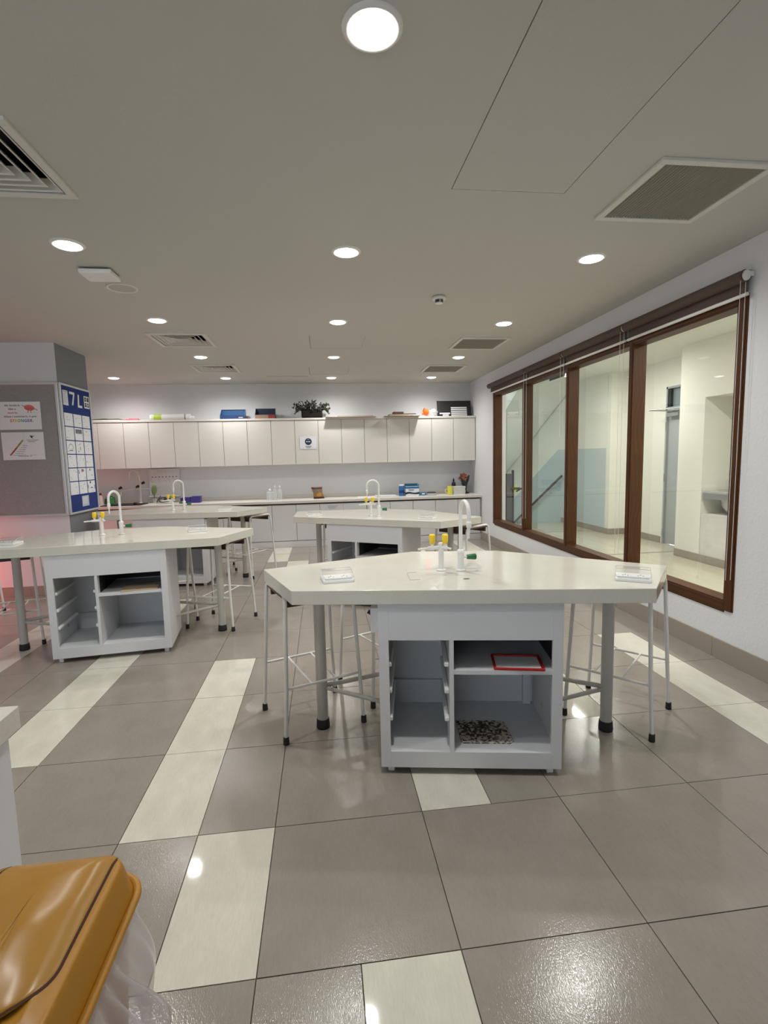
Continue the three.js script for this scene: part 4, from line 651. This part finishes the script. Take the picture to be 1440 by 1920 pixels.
  const hr = thing('handrail', 'round brown handrail sloping down the teal stairwell wall', 'handrail', [5.22, 0, 0]);
  obj('rail', tube([[0, .99, -8.15], [0, .93, -8.28], [0, -.97, -12.08]], .026, .03, 30, 12), std(lin(.10, .06, .045), .4), hr);
  for (const z of [-8.75, -9.35, -10.6]) { const y = .93 + .5 * (z + 8.28); obj('bracket', tube([[.085, y - .10, z], [.03, y - .10, z], [0, y - .025, z]], .010, .04, 14, 8), M.steel, hr); }
  const gt = thing('stair_gate', 'black steel gate panel at the head of the stairs', 'gate', [4.22, 0, -8.75]);
  obj('panel', bx(.30, 1.10, .03, 0, .50, 0, .004), M.darkGrey, gt); obj('post', bx(.045, 1.25, .045, .17, .50, 0, .004), M.black, gt); obj('post', bx(.045, 1.30, .045, -.17, .55, 0, .004), M.black, gt); obj('latch', [bx(.22, .05, .05, .22, .72, .03, .01), at(bx(.14, .03, .04, 0, 0, 0, .008), .30, .69, .03, 0, 0, .5)], M.black, gt);
  // door
  const d = structGroup('door_1'); const dz0 = -5.47, dz1 = -4.56;
  obj('leaf', span(XD + .03, XD + .07, .01, 2.08, dz0 + .03, dz1 - .0, .002), M.doorGrey, d); obj('transom_pane', span(XD + .045, XD + .055, 2.14, 2.42, dz0 + .03, dz1), std(lin(.22, .28, .30), .15), d);
  obj('frame', [span(XD - .01, XD + .10, 0, 2.45, dz0, dz0 + .03), span(XD - .01, XD + .10, 2.08, 2.14, dz0, dz1), span(XD - .01, XD + .10, 2.42, 2.45, dz0, dz1)], M.doorGrey, d);
  obj('transom_stay', [span(XD, XD + .04, 2.14, 2.42, dz0 + .05, dz0 + .09), span(XD - .002, XD + .04, 2.14, 2.42, dz0 + .035, dz0 + .048)], M.black, d);
  for (const y of [.18, 1.05, 1.85]) obj('hinge', at(cyl(.012, .012, .12, 10), XD - .012, y, dz0 + .02), M.steel, d);
  obj('closer', [span(XD - .06, XD + .03, 1.99, 2.05, dz0 + .08, dz0 + .34, .008), rod([XD - .05, 2.07, dz0 + .2], [XD - .28, 2.10, dz0 - .02], .010), rod([XD - .28, 2.10, dz0 - .02], [XD - .02, 2.10, dz0 + .55], .008)], M.steel, d);
  // sink trough in the niche
  const s = thing('steel_basin', 'stainless steel basin in the corridor wall niche', 'basin', [XA + .2, .645, -3.64]);
  obj('rim', [span(-.20, .24, .27, .30, -.42, .36, .006)], M.chrome, s);
  obj('bowl', at(lathe([[0, -.02], [.11, -.01], [.18, .10], [.20, .26], [.19, .26], [0, .05]], 24).scale(1, 1, 1.5), 0, .01, 0), M.steel, s); obj('apron', span(-.20, -.185, .20, .275, -.42, .36, .003), M.steel, s); obj('back_sheet', span(.235, .245, 0, .30, -.42, .36), M.steel, s);
  const ft = thing('basin_tap', 'chrome swan-neck tap over the corridor basin', 'tap', [XA + .25, .945, -3.72]);
  obj('body', lathe([[0, 0], [.03, 0], [.03, .05], [.02, .07], [0, .08]], 16), M.chrome, ft); obj('neck', tube([[0, .06, 0], [0, .30, 0], [-.14, .30, -.05], [-.14, .20, -.05]], .010, .07, 36, 10), M.chrome, ft); obj('handle', [at(new THREE.SphereGeometry(.028, 12, 10), -.02, .06, .06), at(new THREE.SphereGeometry(.028, 12, 10), -.02, .06, -.06)], M.chrome, ft);
  // EXIT sign
  const te = canvasTex(256, 96, (x, w, h) => { x.fillStyle = '#16281c'; x.fillRect(0, 0, w, h); x.fillStyle = '#dfeadf'; x.font = 'bold 78px sans-serif'; x.textAlign = 'center'; x.fillText('EXIT', w / 2, 76); });
  const ex = thing('exit_sign', 'dark green sign with pale EXIT lettering hung from corridor ceiling', 'sign', [4.2, 2.80, -6.28], -PI / 2);
  obj('case', bx(.56, .19, .03, 0, 0, 0, .004), M.darkGrey, ex); obj('face', new THREE.PlaneGeometry(.54, .17).translate(0, 0, .0165), std(0xffffff, .5, { map: te }), ex); obj('hanger', [bx(.02, .03, .02, .2, .10, 0), bx(.02, .03, .02, -.2, .10, 0)], M.steel, ex);
  obj('bottom_trim', bx(.58, .012, .045, 0, -.10, 0, .003), M.whitePlastic, ex);
  // battens; the near and hidden ones are added to brighten the corridor
  for (const [i, x, z, lab] of [[0, 4.26, -5.33, 'glowing batten light on the corridor ceiling'], [1, 4.26, -1.6, 'added batten light out of view at the near end of the corridor'], [2, 4.0, 1.2, 'added batten light at the hidden end to brighten the corridor']]) {
    const t = thing('batten_light', lab, 'ceiling light', [x, CC, z], 0, 'corridor batten lights');
    obj('tray', bx(.07, .03, 1.24, 0, -.015, 0, .006), M.whiteMetal, t); obj('tube', at(cyl(.016, .016, 1.2, 16), 0, -.048, 0, PI / 2), M.tubeGlow, t);
    const r = new THREE.RectAreaLight(new THREE.Color(1, .99, .90), TUBE_POWER, .06, 1.18); r.name = 'batten_glow'; r.position.set(0, -.067, 0); r.rotation.x = -PI / 2; t.add(r);
  }
}

// ---------------------------------------------------------------- red lamps added out of view to make the pink glow
function addedRosyLamp(label, x, y, z, cd) {
  const g = thing('added_rosy_lamp', label, 'lamp', [x, 0, z]);
  obj('base', lathe([[0, 0], [.07, 0], [.07, .015], [.015, .03], [.012, y - .05], [0, y - .05]], 20), M.whiteMetal, g);
  obj('bulb', at(new THREE.SphereGeometry(.05, 20, 14), 0, y, 0), std(0x331111, .5, { emissive: lin(1, .12, .12), emissiveIntensity: 2 }), g);
  const p = new THREE.PointLight(lin(1, .16, .15), cd, 0, 2); p.name = 'added_rosy_glow'; p.position.set(0, y, 0); p.castShadow = true; p.shadow.radius = 2; g.add(p);
}
addedRosyLamp('added red lamp left of the pillar for the pink glow', -3.80, .30, -3.72, .8);
addedRosyLamp('added red lamp behind the pillar for the pink glow', -3.75, .5, -5.9, .55);

renderer.render(scene, camera);
